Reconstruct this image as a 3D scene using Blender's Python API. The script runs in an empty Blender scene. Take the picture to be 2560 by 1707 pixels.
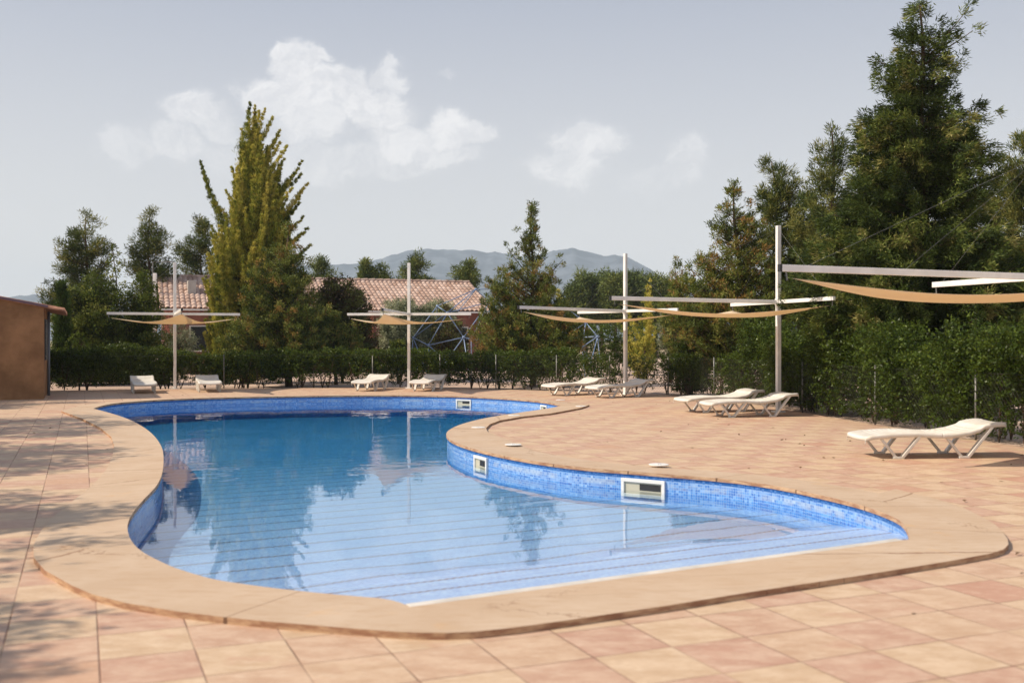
import bpy, bmesh, math, random
import numpy as np
from mathutils import Vector, Matrix
from mathutils.geometry import delaunay_2d_cdt

S = bpy.context.scene
COL = S.collection
R = math.radians
F, HC, CX, HY = 2560.0, 1.40, 1280.0, 849.0      # focal length in photo px, eye height, centre column, horizon row

# ---------------------------------------------------------------- camera
cam_data = bpy.data.cameras.new('camera')
cam = bpy.data.objects.new('camera', cam_data)
COL.objects.link(cam)
cam.location = (0, 0, HC)
cam.rotation_euler = (R(90), 0, 0)
cam_data.sensor_width = 36.0
cam_data.lens = 36.0
cam_data.shift_y = -4.5 / 2560.0
cam_data.clip_end = 20000
cam_data.clip_start = 0.05
cam_data.dof.use_dof = True
cam_data.dof.focus_distance = 23.0
cam_data.dof.aperture_fstop = 2.2
S.camera = cam

# ---------------------------------------------------------------- sun, sky, exposure
SUN_EL, SUN_AZ = R(44), R(-101)                    # azimuth clockwise from +Y
sun_dir = Vector((math.sin(SUN_AZ) * math.cos(SUN_EL), math.cos(SUN_AZ) * math.cos(SUN_EL), math.sin(SUN_EL)))
sl = bpy.data.lights.new('sun', 'SUN')
sl.energy = 4.6
sl.angle = R(0.55)
sl.color = (1.0, 0.88, 0.72)
sun = bpy.data.objects.new('sun', sl)
COL.objects.link(sun)
sun.rotation_euler = (-sun_dir).to_track_quat('-Z', 'Y').to_euler()

S.view_settings.view_transform = 'Standard'
S.view_settings.look = 'None'
S.view_settings.gamma = 1.0
S.view_settings.exposure = 0.15
S.render.engine = 'CYCLES'
S.cycles.max_bounces = 8
S.cycles.diffuse_bounces = 3
S.cycles.glossy_bounces = 4
S.cycles.transmission_bounces = 6
S.cycles.transparent_max_bounces = 12
S.cycles.volume_bounces = 1
S.cycles.use_denoising = True
S.cycles.sample_clamp_indirect = 6.0


class NT:
    """small helper for writing node trees"""
    def __init__(self, tree):
        self.t = tree
        tree.nodes.clear()

    def n(self, kind, **kw):
        nd = self.t.nodes.new(kind)
        for k, v in kw.items():
            setattr(nd, k, v)
        return nd

    def put(self, sock, v):
        if isinstance(v, bpy.types.NodeSocket):
            self.t.links.new(v, sock)
        elif v is not None:
            if isinstance(v, (tuple, list)) and len(v) == 3 and sock.type == 'RGBA':
                v = (*v, 1.0)
            sock.default_value = v

    def math(self, op, a, b=None, c=None, clamp=False):
        nd = self.n('ShaderNodeMath', operation=op, use_clamp=clamp)
        for i, v in enumerate((a, b, c)):
            self.put(nd.inputs[i], v)
        return nd.outputs[0]

    def vmath(self, op, a, b=None, scale=None):
        nd = self.n('ShaderNodeVectorMath', operation=op)
        self.put(nd.inputs[0], a)
        if b is not None:
            self.put(nd.inputs[1], b)
        if scale is not None:
            self.put(nd.inputs['Scale'], scale)
        return nd.outputs['Value'] if op in ('DOT_PRODUCT', 'LENGTH') else nd.outputs[0]

    def mix(self, f, a, b, mode='MIX'):
        nd = self.n('ShaderNodeMix', data_type='RGBA', blend_type=mode)
        self.put(nd.inputs[0], f)
        self.put(nd.inputs[6], a)
        self.put(nd.inputs[7], b)
        return nd.outputs[2]

    def smooth(self, v, lo, hi, a=0.0, b=1.0):
        nd = self.n('ShaderNodeMapRange', interpolation_type='SMOOTHSTEP')
        for i, x in enumerate((v, lo, hi, a, b)):
            self.put(nd.inputs[i], x)
        return nd.outputs[0]

    def noise(self, vec, scale, detail=3, rough=0.5, dim='3D'):
        nd = self.n('ShaderNodeTexNoise', noise_dimensions=dim)
        self.put(nd.inputs['Vector'], vec)
        nd.inputs['Scale'].default_value = scale
        nd.inputs['Detail'].default_value = detail
        nd.inputs['Roughness'].default_value = rough
        return nd.outputs[0]

    def ramp(self, f, stops, interp='LINEAR'):
        nd = self.n('ShaderNodeValToRGB')
        nd.color_ramp.interpolation = interp
        e = nd.color_ramp.elements
        while len(e) < len(stops):
            e.new(0.5)
        for el, (p, c) in zip(e, stops):
            el.position = p
            el.color = (*c, 1.0)
        self.put(nd.inputs[0], f)
        return nd.outputs[0]

    def comb(self, x, y, z=0.0):
        nd = self.n('ShaderNodeCombineXYZ')
        for i, v in enumerate((x, y, z)):
            self.put(nd.inputs[i], v)
        return nd.outputs[0]

    def sep(self, v):
        nd = self.n('ShaderNodeSeparateXYZ')
        self.put(nd.inputs[0], v)
        return nd.outputs

    def white(self, v, dim='2D'):
        nd = self.n('ShaderNodeTexWhiteNoise', noise_dimensions=dim)
        self.put(nd.inputs['Vector'], v)
        return nd.outputs[0]

    def bump(self, h, strength, dist):
        nd = self.n('ShaderNodeBump')
        nd.inputs['Strength'].default_value = strength
        nd.inputs['Distance'].default_value = dist
        self.put(nd.inputs['Height'], h)
        return nd.outputs[0]

    def principled(self, color, rough=0.6, spec=0.5, metal=0.0, normal=None, **kw):
        nd = self.n('ShaderNodeBsdfPrincipled')
        self.put(nd.inputs['Base Color'], color)
        self.put(nd.inputs['Roughness'], rough)
        self.put(nd.inputs['Specular IOR Level'], spec)
        self.put(nd.inputs['Metallic'], metal)
        if normal is not None:
            self.put(nd.inputs['Normal'], normal)
        return nd.outputs[0]

    def out(self, s):
        o = self.n('ShaderNodeOutputMaterial')
        self.t.links.new(s, o.inputs['Surface'])
        return o


def new_mat(name):
    m = bpy.data.materials.new(name)
    m.use_nodes = True
    return m, NT(m.node_tree)


# world: Nishita sky through summer haze, cumulus far off over the hills
world = bpy.data.worlds.new('World')
S.world = world
world.use_nodes = True
w = NT(world.node_tree)
sky = w.n('ShaderNodeTexSky', sky_type='NISHITA', sun_disc=False)
sky.sun_elevation = SUN_EL
sky.sun_rotation = SUN_AZ
sky.air_density = 1.0
sky.dust_density = 4.0
sky.ozone_density = 1.0
gen = w.n('ShaderNodeTexCoord').outputs['Generated']
dx, dy, dz = w.sep(gen)
ysafe = w.math('MAXIMUM', dy, 0.05)
u = w.math('DIVIDE', dx, ysafe)
v = w.math('DIVIDE', dz, ysafe)
# hazy veil, paler near the horizon (values are in Nishita units)
elev = w.math('MAXIMUM', dz, 0.0)
veil = w.ramp(w.math('MULTIPLY', elev, 2.0), [(0.0, (9.2, 8.6, 8.3)), (0.07, (8.3, 7.95, 7.75)), (0.15, (7.5, 7.3, 7.2)), (0.24, (6.7, 6.65, 6.75)), (0.42, (5.5, 5.6, 6.0)),
                                                (0.66, (3.9, 4.2, 5.0)), (1.0, (2.6, 3.1, 4.2))])
base = w.mix(0.86, sky.outputs[0], veil)
pv = w.comb(u, v, 0.0)
warp = w.n('ShaderNodeTexNoise')
w.put(warp.inputs['Vector'], pv)
warp.inputs['Scale'].default_value = 7.0
warp.inputs['Detail'].default_value = 7.0
warp.inputs['Roughness'].default_value = 0.62
wv = w.vmath('SCALE', w.vmath('SUBTRACT', warp.outputs[1], (0.5, 0.5, 0.5)), scale=0.13)
pw = w.vmath('ADD', pv, wv)
blobs = [(740, 150, 80, 75, 1.0), (700, 120, 45, 40, 1.0), (795, 125, 45, 35, .9), (690, 250, 90, 80, 1.0), (760, 230, 90, 90, 1.0), (850, 215, 85, 70, .9), (960, 190, 55, 50, .7), (905, 290, 120, 75, 1.0), (760, 330, 90, 70, .7),
         (985, 370, 120, 60, .8), (1130, 330, 80, 55, .95), (1185, 330, 60, 45, .8), (1120, 400, 100, 50, .6), (510, 300, 80, 65, .75),
         (450, 390, 90, 70, .6), (560, 330, 60, 60, .5), (330, 390, 90, 55, .32), (1465, 345, 85, 70, .75), (1425, 430, 120, 75, .7),
         (1690, 405, 70, 60, .5), (1640, 470, 110, 50, .3), (1100, 170, 25, 14, .28), (660, 420, 200, 60, .4), (900, 430, 260, 50, .45)]
acc = None
for (bx, by, rx, ry, amp) in blobs:
    c = ((bx - CX) / F, (HY - by) / F, 0.0)
    q = w.vmath('MULTIPLY', w.vmath('SUBTRACT', pw, c), (F / (rx*1.12), F / (ry*1.12), 0.0))
    g = w.math('MULTIPLY', w.smooth(w.vmath('LENGTH', q), 1.12, 0.5), amp ** .6)
    acc = g if acc is None else w.math('MAXIMUM', acc, g)
soft = w.smooth(v, 0.07, 0.18)                                       # cloud feet dissolve in the haze
body = w.noise(pw, 11.0, 5, 0.5)
lump = w.noise(w.vmath('ADD', pw, (0.012, -0.010, 0.0)), 11.0, 5, 0.5)
front = w.math('GREATER_THAN', dy, 0.05)
fineb = w.noise(pw, 34.0, 5, 0.6)
alpha = w.math('MULTIPLY', w.math('MULTIPLY', acc, w.math('ADD', w.math('MULTIPLY', soft, 0.8), 0.08)), front)
rag = w.math('ADD', acc, w.math('ADD', w.math('MULTIPLY', w.math('SUBTRACT', body, .5), .9), w.math('MULTIPLY', w.math('SUBTRACT', fineb, .5), .9)))
alpha = w.math('MULTIPLY', alpha, w.smooth(rag, 0.22, 0.88, 0.25, 1.0))
finel = w.noise(w.vmath('ADD', pw, (0.004, -0.0035, 0.0)), 34.0, 5, 0.6)
tone = w.smooth(w.math('ADD', w.math('SUBTRACT', body, lump), w.math('MULTIPLY', w.math('SUBTRACT', fineb, finel), .6)), -0.13, 0.13)
cl = w.mix(tone, (7.2, 7.15, 7.3), (9.1, 8.9, 8.8))
skyc = w.mix(w.math('MULTIPLY', alpha, 0.74), base, cl)
bg = w.n('ShaderNodeBackground')
w.put(bg.inputs[0], skyc)
bg.inputs[1].default_value = 0.112
wo = w.n('ShaderNodeOutputWorld')
w.t.links.new(bg.outputs[0], wo.inputs['Surface'])


# ---------------------------------------------------------------- helpers
def at(px, py, z=0.0):
    """photo point on the horizontal plane at height z -> metres"""
    d = F * (HC - z) / (py - HY)
    return ((px - CX) / F * d, d)


def pt(px, py, d):
    return np.array([(px - CX) / F * d, d, HC - (py - HY) / F * d])


def props(o, label=None, cat=None, group=None, kind=None):
    if label: o['label'] = label
    if cat: o['category'] = cat
    if group: o['group'] = group
    if kind: o['kind'] = kind
    return o


def empty(name, loc=(0, 0, 0), rz=0.0):
    o = bpy.data.objects.new(name, None)
    COL.objects.link(o)
    o.location = loc
    o.rotation_euler = (0, 0, rz)
    o.empty_display_size = 0.2
    return o


class MB:
    """collects boxes, bars and tubes for ONE mesh object"""
    def __init__(self):
        self.v, self.f = [], []

    def add(self, vs, fs):
        b = len(self.v)
        self.v += [tuple(map(float, p)) for p in vs]
        self.f += [tuple(i + b for i in f) for f in fs]

    def box(self, c, s, rz=0.0):
        cx, cy, cz = c
        a, b, h = s[0] / 2, s[1] / 2, s[2] / 2
        co, si = math.cos(rz), math.sin(rz)
        vs = []
        for z in (-h, h):
            for x, y in ((-a, -b), (a, -b), (a, b), (-a, b)):
                vs.append((cx + x * co - y * si, cy + x * si + y * co, cz + z))
        self.add(vs, [(3, 2, 1, 0), (4, 5, 6, 7), (0, 1, 5, 4), (1, 2, 6, 5), (2, 3, 7, 6), (3, 0, 4, 7)])

    def bar(self, p, q, wd, ht, up=(0, 0, 1)):
        """box beam from p to q, wd across, ht along up"""
        p, q, up = Vector(p), Vector(q), Vector(up)
        d = (q - p).normalized()
        s = d.cross(up)
        if s.length < 1e-4:
            s = d.cross(Vector((0, 1, 0)))
        s.normalize()
        n = s.cross(d).normalized()
        vs = []
        for o in (p, q):
            for a, b in ((-1, -1), (1, -1), (1, 1), (-1, 1)):
                vs.append(o + s * (a * wd / 2) + n * (b * ht / 2))
        self.add(vs, [(3, 2, 1, 0), (4, 5, 6, 7), (0, 1, 5, 4), (1, 2, 6, 5), (2, 3, 7, 6), (3, 0, 4, 7)])

    def tube(self, pts, rad, n=6, cap=True):
        pts = [Vector(p) for p in pts]
        rad = rad if hasattr(rad, '__len__') else [rad] * len(pts)
        b = len(self.v)
        ref = Vector((0.13, 0.31, 0.94)).normalized()
        for i, p in enumerate(pts):
            d = (pts[min(i + 1, len(pts) - 1)] - pts[max(i - 1, 0)])
            if d.length < 1e-9:
                d = Vector((0, 0, 1))
            d.normalize()
            s = d.cross(ref)
            if s.length < 0.1:
                s = d.cross(Vector((1, 0, 0)))
            s.normalize()
            t = s.cross(d)
            for k in range(n):
                a = 2 * math.pi * k / n
                self.v.append(tuple(p + s * (math.cos(a) * rad[i]) + t * (math.sin(a) * rad[i])))
        for i in range(len(pts) - 1):
            for k in range(n):
                k2 = (k + 1) % n
                self.f.append((b + i * n + k, b + i * n + k2, b + (i + 1) * n + k2, b + (i + 1) * n + k))
        if cap:
            self.f.append(tuple(b + k for k in reversed(range(n))))
            e = b + (len(pts) - 1) * n
            self.f.append(tuple(e + k for k in range(n)))

    def lathe(self, c, prof, n=24):
        b = len(self.v)
        for r, z in prof:
            for k in range(n):
                a = 2 * math.pi * k / n
                self.v.append((c[0] + r * math.cos(a), c[1] + r * math.sin(a), c[2] + z))
        for i in range(len(prof) - 1):
            for k in range(n):
                k2 = (k + 1) % n
                self.f.append((b + i * n + k, b + i * n + k2, b + (i + 1) * n + k2, b + (i + 1) * n + k))
        self.f.append(tuple(b + (len(prof) - 1) * n + k for k in range(n)))

    def build(self, name, m, parent=None, smooth=False, bevel=0.0):
        me = bpy.data.meshes.new(name)
        me.from_pydata(self.v, [], self.f)
        me.materials.append(m)
        if smooth:
            me.polygons.foreach_set('use_smooth', [True] * len(me.polygons))
        me.update()
        o = bpy.data.objects.new(name, me)
        COL.objects.link(o)
        if parent is not None:
            o.parent = parent
        if bevel:
            bv = o.modifiers.new('bevel', 'BEVEL')
            bv.width = bevel
            bv.segments = 2
            bv.limit_method = 'ANGLE'
        return o


def np_mesh(name, verts, quads, m, parent=None, tint=None):
    me = bpy.data.meshes.new(name)
    nv, nf = len(verts), len(quads)
    me.vertices.add(nv)
    me.vertices.foreach_set('co', np.ascontiguousarray(verts, dtype=np.float32).ravel())
    me.loops.add(nf * 4)
    me.loops.foreach_set('vertex_index', np.ascontiguousarray(quads, dtype=np.int32).ravel())
    me.polygons.add(nf)
    me.polygons.foreach_set('loop_start', np.arange(0, nf * 4, 4, dtype=np.int32))
    if tint is not None:
        a = me.attributes.new('tint', 'FLOAT', 'FACE')
        a.data.foreach_set('value', np.ascontiguousarray(tint, dtype=np.float32))
    me.materials.append(m)
    me.update(calc_edges=True)
    o = bpy.data.objects.new(name, me)
    COL.objects.link(o)
    if parent is not None:
        o.parent = parent
    return o


def unit(a):
    return a / np.maximum(np.linalg.norm(a, axis=-1, keepdims=True), 1e-9)


def leaves(rng, cen, rad, direc, k, ln, wd, spread=0.8, tintc=None, squash=1.0, tvar=0.12):
    """k pointed leaf faces in a fuzzy ball round each clump centre, pointing about direc"""
    n = len(cen)
    c = np.repeat(cen, k, axis=0)
    r = np.repeat(rad, k)[:, None]
    d = np.repeat(direc, k, axis=0)
    off = unit(rng.normal(size=(n * k, 3))) * (rng.random((n * k, 1)) ** 0.5)
    off[:, 2] *= squash
    p = c + off * r
    dd = unit(d + spread * rng.normal(size=(n * k, 3)) + 0.5 * off)
    side = unit(np.cross(dd, off + .45 * d + .55 * rng.normal(size=(n * k, 3))))
    L = ln * (0.6 + 0.8 * rng.random((n * k, 1)))
    W = wd * (0.6 + 0.8 * rng.random((n * k, 1)))
    nrm = np.cross(dd, side)
    mid = p + dd * L * 0.45 + nrm * L * 0.08
    q = np.stack([p, mid + side * W * 0.5, p + dd * L, mid - side * W * 0.5], axis=1)
    t = (np.repeat(tintc, k) if tintc is not None else 0.5) + tvar * rng.normal(size=n * k)
    return q.reshape(-1, 3), np.clip(t, 0, 1)


def leaf_object(name, chunks, m, parent):
    v = np.concatenate([c[0] for c in chunks])
    t = np.concatenate([c[1] for c in chunks])
    q = np.arange(len(v)).reshape(-1, 4)
    return np_mesh(name, v, q, m, parent, t)


# ---------------------------------------------------------------- materials
def leaf_mat(name, stops, transl=0.3, rough=0.55):
    m, t = new_mat(name)
    a = t.n('ShaderNodeAttribute', attribute_name='tint').outputs['Fac']
    col = t.ramp(a, stops)
    p = t.principled(col, rough, 0.2)
    tr = t.n('ShaderNodeBsdfTranslucent')
    t.put(tr.inputs[0], t.mix(0.5, col, (0.13, 0.15, 0.015)))
    mx = t.n('ShaderNodeMixShader')
    mx.inputs[0].default_value = transl
    t.t.links.new(p, mx.inputs[1])
    t.t.links.new(tr.outputs[0], mx.inputs[2])
    t.out(mx.outputs[0])
    return m


L_PINE = leaf_mat('pine needles', [(0, (0.017, 0.030, 0.008)), (.5, (0.078, 0.114, 0.027)), (1, (0.260, 0.246, 0.059))], .22)
L_PINE_FAR = leaf_mat('far pine needles', [(0, (0.030, 0.050, 0.011)), (.5, (0.112, 0.155, 0.035)), (1, (0.260, 0.290, 0.074))], .2)
L_THUJA = leaf_mat('thuja scales', [(0, (0.027, 0.041, 0.009)), (.45, (0.111, 0.150, 0.029)), (.78, (0.261, 0.281, 0.059)), (.93, (0.313, 0.274, 0.072)), (1, (0.353, 0.195, 0.059))], .28)
L_GOLD = leaf_mat('golden cypress', [(0, (0.050, 0.075, 0.015)), (.35, (0.221, 0.260, 0.039)), (.7, (0.546, 0.507, 0.085)), (1, (0.700, 0.598, 0.130))], .25)
L_FIR = leaf_mat('dark conifer', [(0, (0.013, 0.024, 0.007)), (.5, (0.069, 0.106, 0.022)), (.85, (0.210, 0.249, 0.052)), (1, (0.381, 0.339, 0.117))], .22)
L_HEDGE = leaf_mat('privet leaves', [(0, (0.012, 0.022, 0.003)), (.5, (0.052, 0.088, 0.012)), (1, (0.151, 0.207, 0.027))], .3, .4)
L_CYP = leaf_mat('dark cypress', [(0, (0.011, 0.024, 0.005)), (.5, (0.036, 0.073, 0.012)), (1, (0.081, 0.142, 0.022))], .15)
L_OLIVE = leaf_mat('olive leaves', [(0, (0.068, 0.088, 0.049)), (.5, (0.243, 0.275, 0.161)), (1, (0.565, 0.565, 0.363))], .2)
L_RED = leaf_mat('reddish leaves', [(0, (.05, .035, .02)), (.4, (.13, .085, .04)), (.6, (.13, .15, .035)), (1, (.24, .24, .06))], .28)
L_BUSH = leaf_mat('broad bush', [(0, (0.020, 0.032, 0.006)), (.5, (0.089, 0.131, 0.018)), (.85, (0.222, 0.246, 0.043)), (1, (0.27, 0.27, 0.06))], .3)
L_DRY = leaf_mat('dry leaves', [(0, (0.104, 0.058, 0.033)), (.5, (0.221, 0.143, 0.078)), (1, (0.351, 0.260, 0.156))], .2)


def plain(name, color, rough=0.6, spec=0.5, metal=0.0, nscale=None, namp=0.15, bump=0.0):
    m, t = new_mat(name)
    col, nrm = color, None
    if nscale:
        obj = t.n('ShaderNodeTexCoord').outputs['Object']
        n = t.noise(obj, nscale, 5, 0.6)
        dark = tuple(c * (1 - namp * 2) for c in color)
        lite = tuple(min(1, c * (1 + namp)) for c in color)
        col = t.mix(t.smooth(n, 0.3, 0.7), dark, lite)
        if bump:
            nrm = t.bump(n, 0.6, bump)
    t.out(t.principled(col, rough, spec, metal, nrm))
    return m


BARK = plain('bark', (.11, .075, .05), .9, .2, 0, 9, .3, .01)
TWIG = plain('twigs', (.13, .085, .055), .9, .2, 0, 5, .3)
WHITE_METAL = plain('white painted steel', (.88, .855, .82), .35, .5, 0, 3, .06)
CAP_AND_SHADE = plain('dark plastic cap and opening shade', (.02, .02, .022), .5)
CABLE = plain('steel cable', (.25, .25, .26), .7, .3, .2)
GALV = plain('galvanised steel', (.22, .215, .20), .5, .5, .4, 8, .15)
WIRE = plain('fence wire', (.07, .07, .065), .5, .5, .5)
FRAME_WHITE = plain('white plastic frame', (.78, .76, .72), .35)
RECESS = plain('skimmer lining', (.50, .47, .36), .6)
BLUE_TUBE = plain('blue painted tube', (.27, .36, .53), .4, .5, 0, 4, .1)
LIDMAT = plain('white lid', (.82, .80, .76), .4)
DARKGLASS = plain('dark pane', (.03, .035, .04), .15)


def plastic():
    m, t = new_mat('white lounger plastic')
    obj = t.n('ShaderNodeTexCoord').outputs['Object']
    n = t.noise(obj, 6, 4, .6)
    col = t.mix(t.smooth(n, .35, .75), (.83, .80, .74), (.72, .67, .58))
    p = t.principled(col, .38, .45)
    tr = t.n('ShaderNodeBsdfTranslucent')
    t.put(tr.inputs[0], (.8, .72, .6))
    mx = t.n('ShaderNodeMixShader')
    mx.inputs[0].default_value = .08
    t.t.links.new(p, mx.inputs[1])
    t.t.links.new(tr.outputs[0], mx.inputs[2])
    t.out(mx.outputs[0])
    return m


PLASTIC = plastic()


def sail_mat():
    m, t = new_mat('sand sail cloth')
    obj = t.n('ShaderNodeTexCoord').outputs['Object']
    n = t.noise(obj, 3, 4, .6)
    col = t.mix(t.smooth(n, .3, .7), (.84, .70, .50), (.88, .77, .60))
    p = t.principled(col, .8, .1)
    tr = t.n('ShaderNodeBsdfTranslucent')
    t.put(tr.inputs[0], (.92, .74, .48))
    mx = t.n('ShaderNodeMixShader')
    mx.inputs[0].default_value = .43
    t.t.links.new(p, mx.inputs[1])
    t.t.links.new(tr.outputs[0], mx.inputs[2])
    t.out(mx.outputs[0])
    return m


SAIL = sail_mat()

# grid of the paving: U across, V away
TH = R(22.8)
GU = (math.cos(TH), math.sin(TH))
GV = (-math.sin(TH), math.cos(TH))
G0 = (-2.116, 5.22)


def deck_mat():
    m, t = new_mat('stamped stone paving')
    pos = t.n('ShaderNodeNewGeometry').outputs['Position']
    rel = t.vmath('SUBTRACT', pos, (G0[0], G0[1], 0))
    wob = t.vmath('SCALE', t.vmath('SUBTRACT', t.n('ShaderNodeTexNoise').outputs[1], (.5, .5, .5)), scale=.012)
    rel = t.vmath('ADD', rel, wob)
    gu = t.math('DIVIDE', t.vmath('DOT_PRODUCT', rel, (*GU, 0)), .402)
    gv = t.math('DIVIDE', t.vmath('DOT_PRODUCT', rel, (*GV, 0)), .402)
    cu, cv = t.math('FLOOR', gu), t.math('FLOOR', gv)
    cell = t.comb(cu, cv)
    rnd = t.white(cell)
    rnd2 = t.white(t.vmath('ADD', cell, (31.3, 17.7, 0)))
    chk = t.math('MODULO', t.math('ABSOLUTE', t.math('ADD', cu, cv)), 2.0)
    big = t.noise(pos, 1.1, 3, .5)
    # pink / cream alternate, with strays
    sel = t.smooth(t.math('ADD', t.math('MULTIPLY', chk, .5), t.math('MULTIPLY', rnd, .5)), .2, .85)
    off = t.vmath('ADD', pos, t.vmath('SCALE', t.comb(rnd, rnd2), scale=40))
    stretch = t.vmath('MULTIPLY', off, (1.0, 1.7, 1.0))
    cloud = t.noise(stretch, 4.5, 6, .62)
    fine = t.noise(stretch, 30, 4, .6)
    cream = t.mix(t.smooth(cloud, .34, .66), (.55, .38, .238), (.655, .485, .332))
    pink = t.mix(t.smooth(cloud, .34, .66), (.49, .285, .20), (.59, .40, .29))
    col = t.mix(sel, cream, pink)
    col = t.mix(t.math('MULTIPLY', t.math('GREATER_THAN', rnd2, .96), .5), col, (.50, .25, .17))
    col = t.mix(t.smooth(fine, .35, .75, 0, .22), col, (.36, .22, .14))
    col = t.mix(t.smooth(t.noise(pos, 2.3, 5, .65), .62, .8, 0, .35), col, (.52, .30, .12))
    veins = t.noise(t.vmath('MULTIPLY', off, (1.0, 2.6, 1.0)), 9.0, 6, .7)
    col = t.mix(t.smooth(veins, .5, .72, 0, .34), col, (.80, .66, .50))
    col = t.mix(t.smooth(t.noise(off, 3.3, 5, .6), .56, .70, 0, .38), col, (.50, .27, .19))
    col = t.mix(t.smooth(t.noise(pos, .45, 4, .6), .5, .72, 0, .3), col, (.56, .40, .28))
    fu = t.math('ABSOLUTE', t.math('SUBTRACT', t.math('FRACT', gu), .5))
    fv = t.math('ABSOLUTE', t.math('SUBTRACT', t.math('FRACT', gv), .5))
    edge = t.math('MAXIMUM', fu, fv)
    line = t.smooth(edge, .4865, .4975)
    line = t.math('MULTIPLY', line, t.smooth(t.noise(pos, 1.7, 4, .6), .35, .62, .32, 1.0))
    col = t.mix(line, col, (.24, .12, .08))
    h = t.math('SUBTRACT', t.math('ADD', t.math('MULTIPLY', cloud, .6), t.math('MULTIPLY', fine, .25)), line)
    t.out(t.principled(col, t.smooth(cloud, .3, .7, .62, .82), .35, 0, t.bump(h, .6, .010)))
    return m


def coping_mat():
    m, t = new_mat('sand coping stone')
    geo = t.n('ShaderNodeNewGeometry')
    pos = geo.outputs['Position']
    n1 = t.noise(pos, 1.6, 5, .6)
    n2 = t.noise(pos, 60, 4, .7)
    n3 = t.noise(t.vmath('MULTIPLY', pos, (1.2, 4.0, 1.0)), 5.0, 6, .65)
    top = t.mix(t.smooth(n1, .3, .7), (.53, .385, .265), (.60, .46, .335))
    top = t.mix(t.smooth(n3, .45, .72, 0, .55), top, (.46, .30, .18))
    top = t.mix(t.smooth(n2, .5, .75, 0, .3), top, (.42, .28, .17))
    # orange rain stains
    top = t.mix(t.smooth(t.noise(pos, 1.9, 3, .7), .62, .74, 0, .3), top, (.66, .36, .12))
    # hairline cracks
    vor = t.n('ShaderNodeTexVoronoi', feature='DISTANCE_TO_EDGE')
    vor.inputs['Scale'].default_value = .55
    t.put(vor.inputs['Vector'], t.vmath('ADD', pos, t.vmath('SCALE', t.noise(pos, 5, 5, .7), scale=.5)))
    crack = t.math('MULTIPLY', t.math('LESS_THAN', vor.outputs['Distance'], .0055), t.smooth(t.noise(pos, .6, 2, .5), .48, .56))
    top = t.mix(t.math('MULTIPLY', crack, .75), top, (.22, .11, .06))
    arc = t.n('ShaderNodeAttribute', attribute_name='arc').outputs['Fac']
    fa = t.math('FRACT', t.math('DIVIDE', t.math('ADD', arc, t.math('MULTIPLY', n1, .04)), .98))
    slab = t.white(t.comb(t.math('FLOOR', t.math('DIVIDE', arc, .98)), 3.0))
    top = t.mix(t.math('MULTIPLY', slab, .22), top, (.55, .37, .23))
    top = t.mix(t.math('MULTIPLY', t.math('LESS_THAN', fa, .012), .7), top, (.30, .18, .11))
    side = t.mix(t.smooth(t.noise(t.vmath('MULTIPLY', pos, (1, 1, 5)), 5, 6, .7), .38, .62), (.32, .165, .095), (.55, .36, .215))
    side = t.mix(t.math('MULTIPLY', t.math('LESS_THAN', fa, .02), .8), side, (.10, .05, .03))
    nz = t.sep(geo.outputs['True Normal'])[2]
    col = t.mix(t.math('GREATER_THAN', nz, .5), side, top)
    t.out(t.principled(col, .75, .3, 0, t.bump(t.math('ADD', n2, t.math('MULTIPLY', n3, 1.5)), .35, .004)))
    return m


def mosaic_color(t, p2, size=.026):
    q = t.vmath('SCALE', p2, scale=1 / size)
    qx, qy, _ = t.sep(q)
    cx, cy = t.math('FLOOR', qx), t.math('FLOOR', qy)
    r = t.white(t.comb(cx, cy))
    row = t.white(t.comb(t.math('FLOOR', t.math('DIVIDE', qx, 9.0)), cy))
    k = t.math('ADD', t.math('MULTIPLY', r, .6), t.math('MULTIPLY', row, .4))
    col = t.ramp(k, [(0, (.006, .075, .42)), (.35, (.03, .17, .56)), (.65, (.09, .30, .70)), (.85, (.24, .46, .80)), (1, (.46, .62, .84))])
    pale = t.white(t.comb(t.math('FLOOR', t.math('DIVIDE', qx, 70.0)), t.math('ADD', cy, 7.0)))
    col = t.mix(t.math('MULTIPLY', t.math('MULTIPLY', t.smooth(pale, .35, .8), t.smooth(r, .1, .5)), .32), col, (.52, .62, .78))
    ex = t.math('ABSOLUTE', t.math('SUBTRACT', t.math('FRACT', qx), .5))
    ey = t.math('ABSOLUTE', t.math('SUBTRACT', t.math('FRACT', qy), .5))
    grout = t.math('GREATER_THAN', t.math('MAXIMUM', ex, ey), .44)
    return t.mix(grout, col, (.40, .52, .68)), cx, cy


def wall_mosaic():
    m, t = new_mat('blue wall mosaic')
    uv = t.n('ShaderNodeUVMap', uv_map='UVMap').outputs[0]
    col, cx, cy = mosaic_color(t, uv)
    col = t.mix(.28, col, (.15, .34, .68))
    y = t.sep(uv)[1]
    # a border of darker mosaic along the rim, a pale scale line at the water
    rim = t.smooth(y, -.05, -.035)
    rim = t.math('MULTIPLY', rim, t.smooth(t.white(t.comb(cx, cy)), .2, .6, .5, 1.0))
    col = t.mix(rim, col, (.012, .10, .34))
    band = t.math('MULTIPLY', t.smooth(y, -.135, -.12), t.smooth(y, -.065, -.08))
    sc = t.smooth(t.noise(uv, 6, 4, .6, '2D'), .4, .62, 0, .38)
    col = t.mix(t.math('MULTIPLY', band, sc), col, (.50, .54, .56))
    t.out(t.principled(col, .18, .5))
    return m


E0 = np.array(at(1027, 1518.7, 0.0))
E1 = np.array(at(2312, 1348, 0.0))
ed = (E1 - E0) / np.linalg.norm(E1 - E0)
en = np.array([-ed[1], ed[0]])                                       # into the pool


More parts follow.
